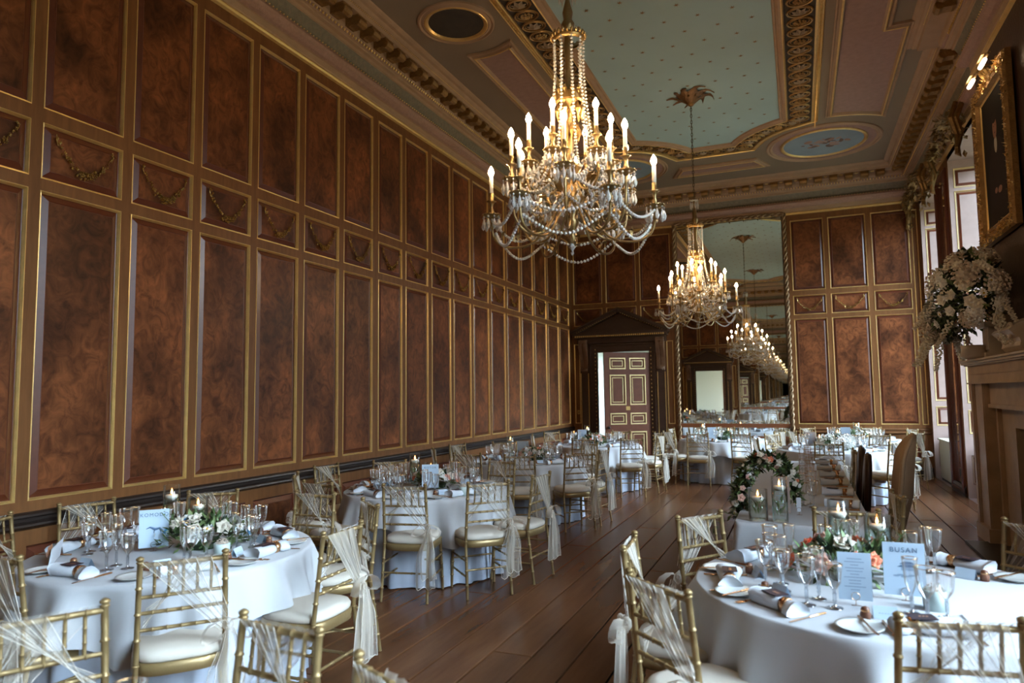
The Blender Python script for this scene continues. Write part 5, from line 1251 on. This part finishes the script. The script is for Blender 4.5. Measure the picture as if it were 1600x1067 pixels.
for i in range(6):
    y=5.75+i*.66; x=lx1-.14; z=TZ+.001; nmt=' on the long top table'; od=', '+('nearest','second','third','fourth','fifth','farthest')[i]+' place'
    o=inst('napkin',NAP[i%2],None,(x,y,z),PI*0+q.uniform(-.15,.15)); tag(o,'rolled white napkin in a copper ring'+nmt+od,'napkin','napkins'+nmt); inst('napkin_ring',RING,o)
    o=inst('dark_card',DCARD,None,(x-.04,y,z+.055),q.uniform(-.2,.2)); tag(o,'small dark folded card on a napkin'+nmt+od,'card','dark cards'+nmt)
    o=inst('side_plate',PLT,None,(x+.02,y+.22,z)); tag(o,'white side plate'+nmt+od,'plate','side plates'+nmt)
    for k,dy in ((0,-.11),(1,-.15),(2,.12)): o=inst('knife',KN,None,(x,y+dy,z),PI/2); tag(o,'rose-gold knife laid across the edge'+nmt+od,'knife','knives'+nmt)
    for k,(dx,dy) in enumerate(((-.20,-.08),(-.27,-.02),(-.22,.05))):
        o=inst('wine_glass',GL[k],None,(x+dx,y+dy,z),q.uniform(0,6)); tag(o,('tall crystal goblet','shorter crystal wine glass','slim crystal flute')[k]+nmt+od,'glass','glasses'+nmt)
vase(1,4.405,5.0,TZ+.001,'short wide glass cylinder at the near corner of the long table',None); vase(0,4.545,4.99,TZ+.001,'tall slim glass cylinder near the corner of the long table',None)
sign(4.55,5.22,TZ+.002,.05,.11,.25,'taupe card leaning inside the flower garland on the long table','lines',None,taupe)
sign(4.66,5.30,TZ+.002,.15,.03,.10,'narrow white card beside the taupe card on the long table','none',None,napk)
ga=root('flower_garland',(4.45,5.42,TZ+.001),0,'horseshoe garland of roses and dark leaves standing at the near end of the long table','flowers'); q=random.Random(5)
gpts=[(-.19,-.02,-.06),(-.20,0,.14),(-.15,0,.28),(-.03,0,.37),(.08,0,.35),(.16,0,.25),(.18,0,.08)]
gm=MB()
def gat(t):
    k=t*(len(gpts)-1); i=min(int(k),len(gpts)-2); f=k-i; return Vector(gpts[i]).lerp(Vector(gpts[i+1]),f)
for i in range(1250):
    p=gat(q.random()); d=Vector((q.uniform(-1,1),q.uniform(-1,1),q.uniform(-.8,1))); gm.mat(q.choice((0,0,1,1,2))); l=.055*q.uniform(.6,1.4); gm.leaf(p+d*.035,d,l,l*.26,.01)
for s_ in range(2):
    for k in range(7): gm.mat(0).leaf((-.22-.02*k,-.10-.05*k,-.04+.03*math.sin(k)),(-.6,-.6,.6*(-1)**k),.07,.018)
tag(gm.build('foliage',[leafm,leafd,leafl],ga),kind='stuff')
for i in range(44):
    p=gat(q.random()); d=Vector((q.uniform(-1,1),-q.random()-.2,q.uniform(-.6,1))).normalized(); nm_=q.choice(['ivory_rose']*4+['blush_rose']*2+['white_rose']*3+['coral_bloom','daisy','daisy']); o=inst(nm_,BL[nm_],ga,p+d*.065,None,q.uniform(.5,.8)); orient(o,d)
gw=MB(); gw.tube([tuple(p) for p in gpts],.012,6); gw.build('wire_hoop',leafd,ga,True)
# tall chairs on the window side of the long table
def tallchair(x,y,rz,h,mat,fr,label,wd=.25,cv=.07,ln=.10):
    rt=root('high_back_chair',(x,y,0),rz,label,'chair')
    m=MB(); sq(m,.24,.23,.22,[(.96,.38),(1,.40),(1.02,.45),(.95,.48),(.5,.49),(.05,.49)]); m.build('seat',mat,rt,True)
    b=MB(); n=18; pts=[]
    for i in range(n+1):
        a=PI*i/n; pts.append((wd*math.cos(a),h-.20+.20*math.sin(a)))
    out=[(wd,.44)]+pts+[(-wd,.44)]; N=len(out); 
    def yy(x_,z_,o): return -.02-ln*(z_-.44)/(h-.44)+cv*(x_/wd)**2*1.0+o
    vs=[(x_,yy(x_,z_,0),z_) for x_,z_ in out]+[(x_,yy(x_,z_,-.045),z_) for x_,z_ in out]; cn=len(vs); vs+=[(0,yy(0,.8,.0),.8),(0,yy(0,.8,-.06),.8)]
    b.add(vs,[(i,i+1,cn) for i in range(N-1)]+[(N+i+1,N+i,cn+1) for i in range(N-1)]+[(i,i+N,i+N+1,i+1) for i in range(N-1)]+[(0,cn,cn+1,N),(N-1,2*N-1,cn+1,cn)]); b.build('backrest',mat,rt,True)
    for sx,yl in ((-1,-.0),(1,-.0),(-1,.40),(1,.40)): MB().tube([(sx*.21,yl-(.06 if yl<.1 else -.02),0),(sx*.20,yl,.40)],[.014,.022],8).build('leg',fr,rt,True)
    f=MB(); f.tube([(x_*1.01,yy(x_,z_,-.02),z_) for x_,z_ in out],.014,6); f.build('back_frame',fr,rt,True)
    return rt
tallchair(5.33,5.95,PI/2,1.26,tanu,tanu,'tall tan upholstered high-back chair on the window side of the long table',.20)
tallchair(5.13,6.70,PI/2+.02,1.05,darkw,darkw,'dark wooden high-back chair, nearer of two edge-on beside the long table',.15,.0,.05)
tallchair(5.14,7.50,PI/2+.02,1.05,darkw,darkw,'dark wooden high-back chair, farther of two edge-on beside the long table',.15,.0,.05)
chair(5.28,5.30,PI/2+.1,'near end of the long table, half behind the tall tan chair',1); chair(5.26,8.4,PI/2,'window side of the long table beyond the dark chairs',2); chair(5.26,9.05,PI/2,'window side at the far end of the long table',0)
